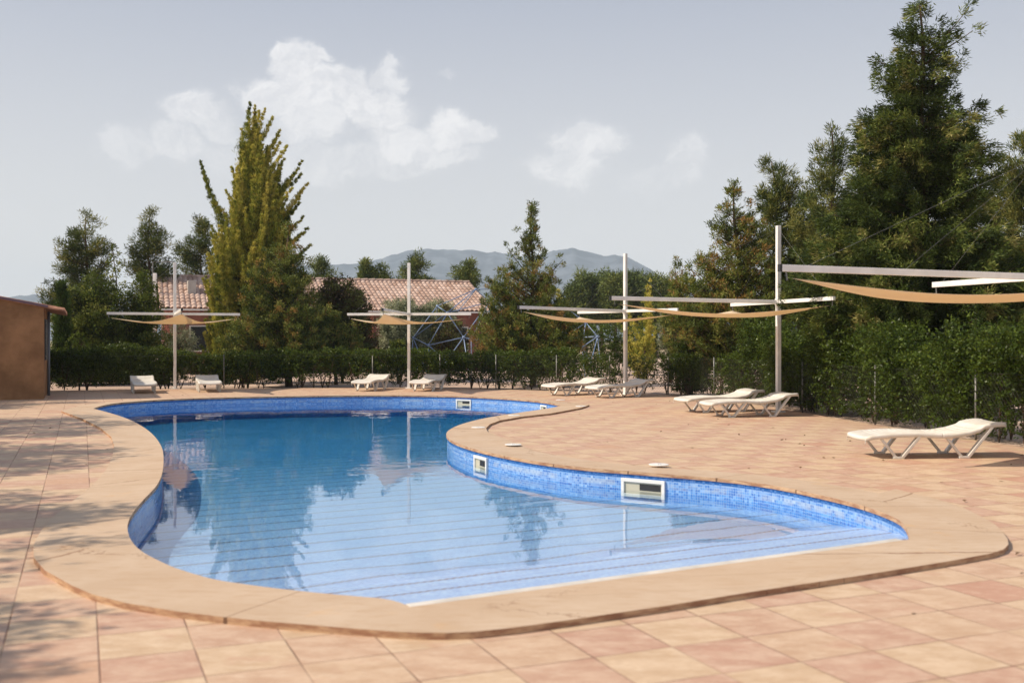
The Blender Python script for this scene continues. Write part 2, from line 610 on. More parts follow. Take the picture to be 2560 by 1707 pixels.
def floor_mosaic():
    m, t = new_mat('blue floor mosaic with anti slip bands')
    pos = t.n('ShaderNodeNewGeometry').outputs['Position']
    rel = t.vmath('SUBTRACT', pos, (E0[0], E0[1], 0))
    a = t.vmath('DOT_PRODUCT', rel, (ed[0], ed[1], 0))
    s = t.vmath('DOT_PRODUCT', rel, (en[0], en[1], 0))
    col, cx, cy = mosaic_color(t, t.comb(a, s))
    col = t.mix(.5, col, (.56, .70, .90))
    ph = t.math('MODULO', cy, 16.0)
    st = t.math('LESS_THAN', t.math('ABSOLUTE', t.math('SUBTRACT', ph, 9.5)), 1.3)
    on = t.math('MULTIPLY', st, t.math('MULTIPLY', t.math('LESS_THAN', s, 11.2), t.math('GREATER_THAN', s, .1)))
    sw = t.math('GREATER_THAN', t.math('MODULO', t.math('ADD', cx, cy), 2.0), .5)
    on = t.math('MULTIPLY', on, t.math('ADD', t.math('MULTIPLY', sw, .5), .42))
    col = t.mix(on, col, (.20, .13, .13))
    t.out(t.principled(col, .35, .4))
    return m


DECK, COPING, WALLM, FLOORM = deck_mat(), coping_mat(), wall_mosaic(), floor_mosaic()


def ground_mat():
    m, t = new_mat('pale dry earth')
    pos = t.n('ShaderNodeNewGeometry').outputs['Position']
    n = t.noise(pos, .35, 6, .6)
    n2 = t.noise(pos, 7, 5, .65)
    near = t.mix(t.smooth(n, .35, .65), (.50, .36, .28), (.62, .47, .38))
    near = t.mix(t.smooth(n2, .45, .7, 0, .4), near, (.34, .24, .17))
    dist = t.vmath('LENGTH', pos)
    far = t.mix(t.smooth(t.noise(pos, .01, 5, .6), .4, .6), (.14, .13, .06), (.28, .22, .12))
    t.out(t.principled(t.mix(t.smooth(dist, 60, 160), near, far), .95, .1))
    return m


def hill_mat():
    m, t = new_mat('wooded hillside')
    pos = t.n('ShaderNodeNewGeometry').outputs['Position']
    n = t.noise(pos, .02, 7, .65)
    t.out(t.principled(t.mix(t.smooth(n, .4, .6), (.06, .08, .11), (.13, .155, .19)), .95, .05))
    return m


def water_mat():
    m, t = new_mat('pool water')
    pos = t.n('ShaderNodeNewGeometry').outputs['Position']
    n1 = t.noise(t.vmath('MULTIPLY', pos, (1.0, .8, 1.0)), 2.6, 3, .5)
    n2 = t.noise(pos, .7, 2, .5)
    far = t.smooth(t.sep(pos)[1], 7, 17, .14, 1.0)
    h = t.math('MULTIPLY', t.math('ADD', t.math('MULTIPLY', n1, .6), t.math('MULTIPLY', n2, 1.6)), far)
    bp = t.n('ShaderNodeBump')
    bp.inputs['Strength'].default_value = 1.0
    bp.inputs['Distance'].default_value = .006
    t.put(bp.inputs['Height'], h)
    rf = t.n('ShaderNodeBsdfTransparent')
    gl = t.n('ShaderNodeBsdfGlossy')
    gl.inputs['Roughness'].default_value = 0.0
    gl.inputs['Color'].default_value = (1, 1, 1, 1)
    fr = t.n('ShaderNodeFresnel')
    fr.inputs['IOR'].default_value = 1.333
    for nd in (gl, fr):
        t.put(nd.inputs['Normal'], bp.outputs[0])
    mx = t.n('ShaderNodeMixShader')
    t.t.links.new(fr.outputs[0], mx.inputs[0])
    t.t.links.new(rf.outputs[0], mx.inputs[1])
    t.t.links.new(gl.outputs[0], mx.inputs[2])
    o = t.out(mx.outputs[0])
    ab = t.n('ShaderNodeVolumeAbsorption')
    ab.inputs['Color'].default_value = (.0, .72, .86, 1)
    ab.inputs['Density'].default_value = .55
    t.t.links.new(ab.outputs[0], o.inputs['Volume'])
    return m


# ---------------------------------------------------------------- pool
ZT, ZW = 0.030, -0.170           # coping top, water level
INNER = [(234, 1020.5), (268, 1010.6), (325, 1004), (421, 998), (536, 994), (689, 990.7), (891, 988.2), (1025, 988), (1121, 989.5), (1216, 992.5),
         (1312, 999), (1369.6, 1005.5), (1400, 1012.4), (1398, 1015), (1370, 1020.5), (1283, 1033), (1210, 1045), (1157, 1058.6), (1128, 1070.7), (1115, 1083),
         (1121, 1095), (1138, 1105.5), (1176.6, 1119), (1220, 1130), (1283, 1143), (1379, 1158.6), (1476, 1169.7), (1572.5, 1177), (1660, 1184),
         (1756.6, 1191.4), (1853, 1201), (1949.7, 1215.5), (2046, 1235.8), (2143, 1259), (2210.4, 1282), (2249, 1300), (2268, 1322), (2273, 1347.5)]
LEFT = [(1024, 1516), (1012, 1510), (993, 1502.8), (959, 1495.6), (900, 1490), (772.5, 1478.5), (651.8, 1464.5), (531, 1446), (434.5, 1417.5), (375, 1390), (340, 1366), (322, 1338),
        (319, 1307), (337, 1273.5), (367, 1239.7), (394, 1210.7), (407, 1177), (409, 1138), (402, 1111.7), (381, 1084), (347.6, 1060), (309, 1042.5), (270, 1030.5), (240, 1022.5)]
OUTER = [(153.5, 1027, 1), (207.6, 1047, 1), (251, 1069, 1), (277.6, 1091, .8), (285, 1114, .4), (280, 1143, .1), (263, 1177, .05), (241, 1201, .05), (212.4, 1228, .05),
         (169, 1261.4, .05), (130.4, 1292.8, .1), (99, 1331.4, .2), (83, 1362, .5), (84.5, 1393, 1), (111, 1424, 1), (178.6, 1462, 1), (231.7, 1485, 1), (313.8, 1506, 1),
         (434.5, 1526, 1), (555, 1541, 1), (676, 1553, 1), (820.8, 1565, 1), (900, 1571, 1), (993, 1578, 1), (1041, 1580, 1), (1113.8, 1581, 1),
         (1186, 1578, 1), (1282.8, 1568, 1), (1427.6, 1548, 1), (1660, 1514, 1), (1901, 1475, 1), (2142.8, 1439, 1), (2384, 1400, 1), (2480.8, 1382, 1),
         (2509.7, 1372, 1), (2521, 1360, 1), (2519.4, 1347, 1), (2507, 1329, .8), (2490, 1312, .5), (2456.6, 1292, .2), (2408, 1268, .05), (2336, 1245, .05),
         (2239, 1222, .05)]
inner = [at(x, y, ZT) for x, y in INNER]
left = [at(x, y, ZT) for x, y in LEFT]


def catmull(pts, n=5, closed=False):
    P = [np.array(p, float) for p in pts]
    out = []
    m = len(P)
    rng_ = range(m) if closed else range(m - 1)
    for i in rng_:
        if closed:
            a, b, c, d = P[(i - 1) % m], P[i], P[(i + 1) % m], P[(i + 2) % m]
        else:
            a, b, c, d = P[max(i - 1, 0)], P[i], P[i + 1], P[min(i + 2, m - 1)]
        for k in range(n):
            s = k / n
            out.append(.5 * ((2 * b) + (-a + c) * s + (2 * a - 5 * b + 4 * c - d) * s * s + (-a + 3 * b - 3 * c + d) * s ** 3))
    if not closed:
        out.append(P[-1])
    return out


def resmooth(poly, it=2):
    P = [np.array(p) for p in poly]
    for _ in range(it):
        P = [P[0]] + [(P[i - 1] + 2 * P[i] + P[i + 1]) / 4 for i in range(1, len(P) - 1)] + [P[-1]]
    return P


arc_a = resmooth(catmull(left[8:] + inner, 5), 4)                    # left side, far side, peninsula, right arc, to the straight edge
arc_b = catmull(left[:9], 4)
inner_poly = arc_a + arc_b[:-1]                                      # the straight edge closes arc_a end -> arc_b start
N_IN = len(inner_poly)
i_edge = len(arc_a) - 1
outer_t = [(*at(x, y, ZT * h + .004), ZT * h + .004) for x, y, h in OUTER]
# flush stretches follow the inner edge at coping width
def offset_pts(seq, wdt, z):
    out = []
    for i in range(1, len(seq) - 1):
        tng = seq[i + 1] - seq[i - 1]
        tng /= np.linalg.norm(tng)
        out.append((seq[i][0] - tng[1] * wdt, seq[i][1] + tng[0] * wdt, z))
    return out


def near_idx(p):
    return min(range(len(arc_a)), key=lambda i: np.hypot(*(arc_a[i] - np.array(p))))


i_tip_r = near_idx(at(1400, 1013.5, ZT))
i_pen = near_idx(at(1115, 1083, ZT))
i_r1 = near_idx(at(2143, 1259, ZT))
i_r0 = near_idx(at(1157, 1098, ZT))
i_tipl = near_idx(at(236, 1021.5, ZT))
# run anticlockwise seen from above?  arc_a runs left wall (going away) -> far side (left to right) -> back: outward is to the left of travel
flush_far = [(x, y, .006) for x, y, z in offset_pts(arc_a[i_tipl + 4:i_tip_r - 4:3], .60, .006)]
pen_raised = [(1473.5, 1012), (1451.8, 1019.5), (1379, 1033), (1307, 1041), (1249, 1051), (1225, 1060), (1215, 1070), (1219, 1079)]
pen_t = [(*at(x, y, ZT), ZT + .002) for x, y in pen_raised]
flush_right = []
seq = arc_a[near_idx(at(1200, 1124, ZT)):i_r1:3]
for k, (x, y, z) in enumerate(offset_pts(seq, .66, .006)):
    if x > at(1219, 1079)[0] + .12:
        flush_right.append((x, y, z))
outer_poly = [o for o in outer_t[::-1]]                              # from right arc, along the front, up the left side to the far-left corner
outer_loop = flush_far + pen_t + flush_right + outer_poly
OUT2 = [(p[0], p[1]) for p in outer_loop]


def seg_len(poly):
    return [0.0] + list(np.cumsum([np.hypot(*(np.array(poly[i + 1]) - np.array(poly[i]))) for i in range(len(poly) - 1)]))


def area(p):
    return .5 * sum(p[i][0] * p[(i + 1) % len(p)][1] - p[(i + 1) % len(p)][0] * p[i][1] for i in range(len(p)))


def in_poly(x, y, poly):
    c = False
    j = len(poly) - 1
    for i in range(len(poly)):
        xi, yi = poly[i][0], poly[i][1]
        xj, yj = poly[j][0], poly[j][1]
        if (yi > y) != (yj > y) and x < (xj - xi) * (y - yi) / (yj - yi) + xi:
            c = not c
        j = i
    return c


def sheet(name, outer, hole, zfun, m, parent=None, extra=None, kind='structure'):
    """triangulated sheet between an outer outline and an optional hole"""
    vs = [Vector((p[0], p[1])) for p in outer]
    ed_ = [(i, (i + 1) % len(outer)) for i in range(len(outer))]
    if hole is not None:
        b = len(vs)
        vs += [Vector((p[0], p[1])) for p in hole]
        ed_ += [(b + i, b + (i + 1) % len(hole)) for i in range(len(hole))]
    if extra:
        vs += [Vector(p) for p in extra]
    v2, e2, f2, *_ = delaunay_2d_cdt(vs, ed_, [], 0, 1e-5)
    fs = []
    for f in f2:
        cx_ = sum(v2[i].x for i in f) / len(f)
        cy_ = sum(v2[i].y for i in f) / len(f)
        if in_poly(cx_, cy_, outer) and (hole is None or not in_poly(cx_, cy_, hole)):
            a = area([v2[i] for i in f])
            fs.append(tuple(f) if a > 0 else tuple(reversed(f)))
    mb = MB()
    mb.v = [(p.x, p.y, zfun(p.x, p.y)) for p in v2]
    mb.f = fs
    o = mb.build(name, m, parent)
    if kind:
        o['kind'] = kind
    return o


# coping: top sheet + skirts
zmap = {}
for p in outer_loop:
    zmap[(round(p[0], 4), round(p[1], 4))] = p[2]


def cop_z(x, y):
    return zmap.get((round(x, 4), round(y, 4)), ZT)


cop = MB()
vs = [Vector(p) for p in OUT2]
ed_ = [(i, (i + 1) % len(OUT2)) for i in range(len(OUT2))]
b0 = len(vs)
vs += [Vector((p[0], p[1])) for p in inner_poly]
ed_ += [(b0 + i, b0 + (i + 1) % N_IN) for i in range(N_IN)]
v2, e2, f2, *_ = delaunay_2d_cdt(vs, ed_, [], 0, 1e-6)
cop.v = [(p.x, p.y, cop_z(p.x, p.y)) for p in v2]
for f in f2:
    cx_ = sum(v2[i].x for i in f) / len(f)
    cy_ = sum(v2[i].y for i in f) / len(f)
    if in_poly(cx_, cy_, OUT2) and not in_poly(cx_, cy_, inner_poly):
        cop.f.append(tuple(f) if area([v2[i] for i in f]) > 0 else tuple(reversed(f)))


def skirt(mb, poly3, drop, inward=False):
    b = len(mb.v)
    n = len(poly3)
    for x, y, z in poly3:
        mb.v.append((x, y, z))
    for x, y, z in poly3:
        mb.v.append((x, y, drop(z)))
    for i in range(n):
        j = (i + 1) % n
        mb.f.append((b + i, b + n + i, b + n + j, b + j) if inward else (b + j, b + n + j, b + n + i, b + i))


skirt(cop, outer_loop, lambda z: -.05)
skirt(cop, [(p[0], p[1], ZT) for p in inner_poly], lambda z: ZT - .035, True)
coping = cop.build('coping', COPING)
iln = seg_len(inner_poly + [inner_poly[0]])
IP = np.array(inner_poly)
arc_ = [iln[int(np.argmin((IP[:, 0] - v_.co.x) ** 2 + (IP[:, 1] - v_.co.y) ** 2))] for v_ in coping.data.vertices]
coping.data.attributes.new('arc', 'FLOAT', 'POINT').data.foreach_set('value', arc_)
coping['kind'] = 'structure'

# pool wall with arc-length UVs, a whisker outside the coping lip
loop = inner_poly + [inner_poly[0]]
ln = seg_len(loop)
cen = np.mean(np.array(inner_poly), axis=0)
wv_, wf_, uvs = [], [], []
sgn = 1 if area(inner_poly) < 0 else -1
outw = []
for i in range(len(loop)):
    a_, b_ = loop[max(i - 1, 0)], loop[min(i + 1, len(loop) - 1)]
    tn = np.array(b_) - np.array(a_)
    tn /= np.linalg.norm(tn) + 1e-9
    outw.append(np.array(loop[i]) + np.array([-tn[1], tn[0]]) * .012 * sgn)
for i, p in enumerate(outw):
    wv_ += [(p[0], p[1], ZT - .012), (p[0], p[1], -1.5)]
for i in range(len(loop) - 1):
    wf_.append((2 * i, 2 * i + 1, 2 * i + 3, 2 * i + 2))
    uvs += [(ln[i], ZT - .012), (ln[i], -1.5), (ln[i + 1], -1.5), (ln[i + 1], ZT - .012)]
me = bpy.data.meshes.new('pool_wall')
me.from_pydata(wv_, [], wf_)
uvl = me.uv_layers.new(name='UVMap')
for k, c in enumerate(uvs):
    uvl.data[k].uv = c
me.materials.append(WALLM)
pool_wall = bpy.data.objects.new('pool_wall', me)
COL.objects.link(pool_wall)
pool_wall['kind'] = 'structure'


def floor_z(x, y):
    s = (x - E0[0]) * en[0] + (y - E0[1]) * en[1]
    s = max(s, -.2)
    if s < 1.6:
        return -.022 - .12 * s
    if s < 11.5:
        return -.214 - .028 * (s - 1.6)
    return -.491


grow = [tuple(np.array(p) + (np.array(p) - np.array(q)) * 2.0) for p, q in zip(outw[:-1], loop[:-1])]
grid = [(x, y) for x in np.arange(-11, 5, .8) for y in np.arange(5, 27, .8) if in_poly(x, y, inner_poly)]
sheet('pool_floor', grow, None, floor_z, FLOORM, extra=grid)

# water: a closed body so that it tints with depth
wsheet = MB()
vsw = [Vector(p) for p in grow]
v3, e3, f3, *_ = delaunay_2d_cdt(vsw, [(i, (i + 1) % len(vsw)) for i in range(len(vsw))], [], 0, 1e-6)
nw = len(v3)
wsheet.v = [(p.x, p.y, ZW) for p in v3] + [(p.x, p.y, -1.45) for p in v3]
bnd = {}
for f in f3:
    cx_ = sum(v3[i].x for i in f) / len(f)
    cy_ = sum(v3[i].y for i in f) / len(f)
    if in_poly(cx_, cy_, grow):
        g = tuple(f) if area([v3[i] for i in f]) > 0 else tuple(reversed(f))
        wsheet.f.append(g)
        wsheet.f.append(tuple(i + nw for i in reversed(g)))
        for k in range(len(g)):
            bnd[(g[k], g[(k + 1) % len(g)])] = 1
for (a_, b_) in list(bnd):
    if (b_, a_) not in bnd:
        wsheet.f.append((b_, a_, a_ + nw, b_ + nw))
water = wsheet.build('water', water_mat())
water['kind'] = 'structure'
# white nosing along the entry ramp
st = MB()
zz = .012
a_, b_ = np.array(inner_poly[i_edge]), np.array(arc_b[0])
dd_ = (a_ - b_) / np.linalg.norm(a_ - b_)
st.bar((*(b_ + dd_ * .02 + en * .05), zz - .018), (*(a_ - dd_ * .02 + en * .05), zz - .018), .10, .056)
nos = st.build('white_kerb', plain('white edging', (.68, .63, .56), .5, .4, 0, 4, .1), None, bevel=.004)
nos['kind'] = 'structure'

# ---------------------------------------------------------------- deck and ground
FENCE = [(-13.2, 27.9), (-10.5, 28.9), (-8.0, 29.45), (-5.5, 29.75), (-3.2, 29.75), (-1.3, 29.3), (.22, 28.6), (1.7, 27.8), (3.03, 26.9), (4.0, 26.1), (4.75, 24.9), (5.1, 23.2), (5.35, 21.4),
         (5.57, 19.7), (5.99, 16.9), (6.7, 13.2), (7.35, 9.5), (8.3, 4.0), (9.0, -1.0)]
deck_outline = [(-22, -4), (9.2, -4)] + FENCE[::-1] + [(-22, 24.2)]
shr = []
for i in range(len(OUT2)):                                           # the hole, tucked 4 cm under the coping
    a_, b_ = np.array(OUT2[i - 1]), np.array(OUT2[(i + 1) % len(OUT2)])
    tn = (b_ - a_) / (np.linalg.norm(b_ - a_) + 1e-9)
    nrm_ = np.array([tn[1], -tn[0]]) if area(OUT2) < 0 else np.array([-tn[1], tn[0]])
    shr.append(tuple(np.array(OUT2[i]) + nrm_ * .05))
sheet('deck', deck_outline, shr, lambda x, y: 0.0, DECK)
BIG = 4200
gouter = [(-BIG, -BIG), (BIG, -BIG), (BIG, BIG), (-BIG, BIG)]
dcen = np.mean(np.array(deck_outline), axis=0)
ghole = [tuple(dcen + (np.array(p) - dcen) * .985) for p in deck_outline]
GROUNDM = ground_mat()
sheet('ground', gouter, ghole, lambda x, y: -.03, GROUNDM)


# white skimmer lids in the coping
LIDS = [(1283, 1111.5, 'nearest the pool corner of the peninsula coping'), (1196, 1068.5, 'on the coping of the peninsula tip, left of the raised lip'),
        (1285, 1038.5, 'on the narrow coping behind the peninsula'), (1647, 1161.5, 'on the coping above the right skimmer'),
        (1401, 996.5, 'on the far coping beside the loungers'), (1452, 1015.5, 'at the end of the raised coping lip')]
for x, y, wh in LIDS:
    X, Y = at(x, y, ZT)
    inside = in_poly(X, Y, OUT2)
    l = MB()
    l.lathe((X, Y, (ZT if inside else 0) + .001), [(.11, 0), (.11, .005), (.10, .008), (.05, .008)], 28)
    l.box((X, Y, (ZT if inside else 0) + .012), (.05, .018, .006), .4)
    o = l.build('round_disc', LIDMAT)
    props(o, 'round white plastic disc ' + wh, 'disc', 'round white discs set in the pool edge')


# skimmers in the wall
def wall_frame(px, py):
    i = near_idx(at(px, py, ZT))
    p = np.array(outw[i])
    t_ = arc_a[min(i + 1, len(arc_a) - 1)] - arc_a[i - 1]
    t_ /= np.linalg.norm(t_)
    n_ = np.array([t_[1], -t_[0]]) * sgn
    return p, t_, n_                                                 # n_ points into the pool


SK = [(1603, 1179, .50, .19, 'large white skimmer opening in the right wall of the pool'),
      (1203, 1126, .40, .19, 'white skimmer frame in the curved wall under the peninsula tip'),
      (1165, 991, .42, .17, 'white skimmer opening in the far pool wall below the loungers'),
      (1357, 1004, .34, .17, 'small white skimmer frame at the far right tip of the pool')]
for px, py, sw, sh, lab in SK:
    p, t_, n_ = wall_frame(px, py)
    root = empty('skimmer', (p[0], p[1], 0), math.atan2(t_[1], t_[0]))
    props(root, lab, 'skimmer', 'skimmer openings in the pool wall')
    sgn_y = 1 if (-t_[1] * n_[0] + t_[0] * n_[1]) > 0 else -1
    zc = -.045 - sh / 2
    f = MB()
    tk = .035
    f.box((0, sgn_y * .012, zc + sh / 2 - tk / 2), (sw, .03, tk))
    f.box((0, sgn_y * .012, zc - sh / 2 + tk / 2), (sw, .03, tk))
    f.box((-sw / 2 + tk / 2, sgn_y * .012, zc), (tk, .028, sh - 2 * tk))
    f.box((sw / 2 - tk / 2, sgn_y * .012, zc), (tk, .028, sh - 2 * tk))
    f.build('frame', FRAME_WHITE, root, bevel=.004)
    r = MB()
    r.box((0, sgn_y * .004, zc), (sw - 2 * tk, .006, sh - 2 * tk))
    # the throat: flat dark panel painting the shade of the opening (the wall behind is hidden by its lining)
    r.build('lining', RECESS, root)
    g = MB()
    g.box((sw * .16, sgn_y * .0085, zc + .012), (sw * .48, .003, (sh - 2 * tk) * .55))
    g.build('throat_shade', CAP_AND_SHADE, root)

# ---------------------------------------------------------------- loungers
def prof(x):
    xs = [0, .04, .16, .38, .62, .86, 1.05, 1.25, 1.40, 1.52, 1.62, 1.70]
    zs = [.262, .272, .288, .303, .306, .292, .292, .322, .365, .392, .402, .398]
    return float(np.interp(x, xs, zs))


def lounger_surface(x0, x1, foot, head):
    mb = MB()
    n = int((x1 - x0) / .0125)
    rows = []
    for i in range(n + 1):
        x = x0 + (x1 - x0) * i / n
        z = prof(x)
        wh = .30
        if foot:
            wh = .30 - .03 * max(0, 1 - x / .06) ** 2
        if head:
            wh = .30 - .02 * max(0, 1 - (x1 - x) / .05) ** 2
            if x > 1.38:
                z += .022 * min(1, (x - 1.38) / .05)
        gap = 0.0
        ph = (x % .062) / .062
        if ph > .72 and not (foot and x < .13) and not (head and x > 1.36):
            gap = -.022
        sag = .010
        row = [(x, -wh, z - .052), (x, -wh - .006, z - .012), (x, -wh + .012, z + .004), (x, -wh + .040, z)]
        for q in (-.2, -.1, 0, .1, .2):
            row.append((x, q, z + gap - sag * (1 - (q / .27) ** 2)))
        row += [(x, wh - .040, z), (x, wh - .012, z + .004), (x, wh + .006, z - .012), (x, wh, z - .052)]
        rows.append(row)
    if foot:
        r0 = rows[0]
        rows.insert(0, [(p[0] - .008, p[1] * .985, p[2] - .02) for p in r0])
        rows.insert(0, [(p[0] - .004, p[1] * .97, min(p[2], r0[4][2]) - .048) for p in r0])
    if head:
        r0 = rows[-1]
        rows.append([(p[0] + .008, p[1] * .985, p[2] - .02) for p in r0])
        rows.append([(p[0] + .004, p[1] * .97, min(p[2], r0[4][2]) - .048) for p in r0])
    m_ = len(rows[0])
    for r_ in rows:
        mb.v += r_
    for i in range(len(rows) - 1):
        for k in range(m_ - 1):
            mb.f.append((i * m_ + k, (i + 1) * m_ + k, (i + 1) * m_ + k + 1, i * m_ + k + 1))
    return mb


def v_leg(side, x_thin, xb, x_thick, zt):
    mb = MB()
    y = side * .272
    yb = side * .262
    mb.bar((x_thin, y, prof(x_thin) - .035), (xb - .035, yb, .022), .032, .028, (0, side, 0))
    mb.bar((x_thick, y, zt), (xb + .045, yb, .022), .034, .062, (0, side, 0))
    mb.box((xb, yb, .014), (.135, .036, .028))
    # the flange lip of the thick strut
    mb.bar((x_thick + .026, y + side * .014, zt + .005), (xb + .070, yb + side * .014, .026), .012, .02, (0, side, 0))
    return mb


def make_lounger():
    root = empty('sun_lounger')
    for nm, a0, a1, ft, hd in (('seat', 0, .92, True, False), ('backrest', .925, 1.70, False, True)):
        o = lounger_surface(a0, a1, ft, hd).build(nm, PLASTIC, root, smooth=True)
        so = o.modifiers.new('thick', 'SOLIDIFY')
        so.thickness = .010
        so.offset = -1
    for side in (-1, 1):
        v_leg(side, .17, .40, .66, prof(.66) - .02).build('leg', PLASTIC, root, bevel=.006)
        v_leg(side, .97, 1.20, 1.53, prof(1.53) - .02).build('leg', PLASTIC, root, bevel=.006)
    return root


def copy_tree(o, parent=None):
    c = o.copy()
    COL.objects.link(c)
    if parent is not None:
        c.parent = parent
    for ch in list(o.children):
        copy_tree(ch, c)
    return c


def place_lounger(o, near_v1, ang, label):
    """near_v1: ground point of the first V foot on the near (right-hand) side, ang: heading foot->head"""
    c, s = math.cos(ang), math.sin(ang)
    lx, ly = .40, -.262
    o.location = (near_v1[0] - (lx * c - ly * s), near_v1[1] - (lx * s + ly * c), 0)
    o.rotation_euler = (0, 0, ang)
    props(o, label, 'sun lounger', 'white plastic sun loungers around the pool')


LNG = [((386.9, 982), 112.8, 'white sun lounger nearest the ochre building, left of the first parasol pole'),
       ((548.8, 979.3), 110, 'white sun lounger to the right of the leftmost parasol pole, by the hedge'),
       ((938, 977.2), 79, 'white sun lounger left of the second parasol pole from the left'),
       ((1082, 977.7), 78, 'white sun lounger right of the second parasol pole from the left'),
       ((1417.6, 989), 38, 'white sun lounger above the far right tip of the pool, left one of its pair'),
       ((1529, 994.6), 33, 'white sun lounger in front of the third parasol pole, overlapping its left neighbour'),
       ((1765, 1031.6), 20, 'white sun lounger behind its twin, left of the tallest parasol pole'),
       ((1830, 1043.5), 13, 'white sun lounger standing right in front of the tallest parasol pole'),
       ((2246.3, 1146.5), 4, 'white sun lounger standing alone on the right, nearest to the viewer')]
proto = make_lounger()
for i, ((sx, sy), ang, lab) in enumerate(LNG):
    o = proto if i == 0 else copy_tree(proto)
    place_lounger(o, at(sx, sy), R(ang), lab)

# ---------------------------------------------------------------- parasols
ZA, PH = 2.13, 3.60


def make_parasol():
    root = empty('shade_sail_parasol')
    LA, CB = 3.5, 1.80
    p = MB(); p.box((0, 0, PH / 2), (.080, .080, PH)); p.build('pole', WHITE_METAL, root, bevel=.005)
    p = MB(); p.box((0, 0, .012), (.20, .20, .024)); p.build('base_plate', WHITE_METAL, root, bevel=.004)
    p = MB(); p.box((0, 0, ZA), (.10, .10, .12)); p.build('bracket', WHITE_METAL, root, bevel=.004)
    p = MB(); p.bar((.05, 0, ZA), (LA, 0, ZA + .03), .05, .072); p.build('long_arm', WHITE_METAL, root, bevel=.004)
    p = MB(); p.box((LA + .012, 0, ZA + .03), (.024, .054, .078)); p.build('end_cap', CAP_AND_SHADE, root)
    for s in (-1, 1):
        p = MB(); p.bar((0, s * .05, ZA), (0, s * CB, ZA), .05, .070); p.build('cross_arm', WHITE_METAL, root, bevel=.004)
        p = MB(); p.tube([(0, s * (CB - .05), ZA - .03), (0, s * (CB - .06), ZA - .13)], .008, 5); p.build('hook', GALV, root)
    p = MB(); p.tube([(LA - .06, 0, ZA), (LA - .08, 0, ZA - .10)], .008, 5); p.build('hook', GALV, root)
    top = PH - .06
    for q in ((LA * .55, 0), (LA * .92, 0), (0, CB * .9), (0, -CB * .9)):
        c = MB(); c.tube([(0, 0, top), (q[0], q[1], ZA + .04)], .0014, 4, False); c.build('cable', CABLE, root)
    # the cloth: a triangle hung from the three tips, hollow edges, deep belly
    A = np.array([LA - .14, 0, ZA - .075]); B = np.array([0.02, CB - .10, ZA - .125]); C_ = np.array([0.02, -CB + .10, ZA - .125])
    n = 26
    idx, mb = {}, MB()
    ctr = (A + B + C_) / 3
    for i in range(n + 1):
        for j in range(n + 1 - i):
            a = i / n; b = j / n; c = 1 - a - b
            P = a * A + b * B + c * C_
            wgt = 1 - (a * a + b * b + c * c)
            edge = 4 * max(a * b * (1 - c) ** 6, b * c * (1 - a) ** 6, a * c * (1 - b) ** 6)
            P = P + (ctr - P) * .20 * edge
            P[2] -= .30 * wgt + .012 * math.sin(9 * a + 5 * b) * wgt
            idx[(i, j)] = len(mb.v)
            mb.v.append(tuple(P))
    for i in range(n):
        for j in range(n - i):
            mb.f.append((idx[(i, j)], idx[(i + 1, j)], idx[(i, j + 1)]))
            if j < n - i - 1:
                mb.f.append((idx[(i + 1, j)], idx[(i + 1, j + 1)], idx[(i, j + 1)]))
    o = mb.build('sail', SAIL, root, smooth=True)
    so = o.modifiers.new('thick', 'SOLIDIFY'); so.thickness = .003
    return root


POLES = [((-9.58, 29.1), math.atan2(-.94, .36), 'white shade sail parasol nearest the ochre building, its long arm pointing at the viewer'),
         ((-2.96, 29.4), math.atan2(-1, -.09), 'shade sail parasol standing between the two middle sun loungers'),
         ((2.90, 26.2), math.atan2(-.62, -.78), 'shade sail parasol before the small golden cypress, seen against the mountain'),
         ((5.15, 19.8), math.atan2(-.30, -.95), 'shade sail parasol with the tallest looking pole, conifer twigs in front of it'),
         ((6.18, 11.95), math.atan2(-.31, -.95), 'shade sail parasol at the right edge, only its long arm and cloth in view')]
pp = make_parasol()
for i, ((X, Y), a, lab) in enumerate(POLES):
    o = pp if i == 0 else copy_tree(pp)
    o.location = (X, Y, 0)
    o.rotation_euler = (0, 0, a)
    props(o, lab, 'parasol', 'shade sail parasols round the pool')

# ---------------------------------------------------------------- ochre building on the left
OCHRE = plain('ochre render', (.35, .185, .09), .9, .2, 0, 1.3, .18, .004)
TERRA = plain('terracotta', (.40, .20, .13), .85, .2, 0, 6, .25)
PURP = plain('dark roof edge', (.16, .10, .13), .6)
K1 = np.array([-11.02, 24.1])
gu_, gv_ = np.array(GU), np.array(GV)
bb = empty('pool_building', (K1[0], K1[1], 0), TH)
props(bb, 'low ochre rendered building with sloping roof edge at the left of the deck', 'building')
wb = MB()
LW, DP = 9.0, 4.9
sl_ = .19
zt0, zt1 = 2.17, 2.17 + LW * sl_
wb.add([(0, 0, -.05), (-LW, 0, -.05), (-LW, DP, -.05), (0, DP, -.05), (0, 0, zt0), (-LW, 0, zt1), (-LW, DP, zt1), (0, DP, zt0)],
       [(0, 1, 5, 4)[::-1], (1, 2, 6, 5)[::-1], (2, 3, 7, 6)[::-1], (3, 0, 4, 7)[::-1], (4, 5, 6, 7)])
wb.build('wall', OCHRE, bb)
rf = MB()
ov = .45
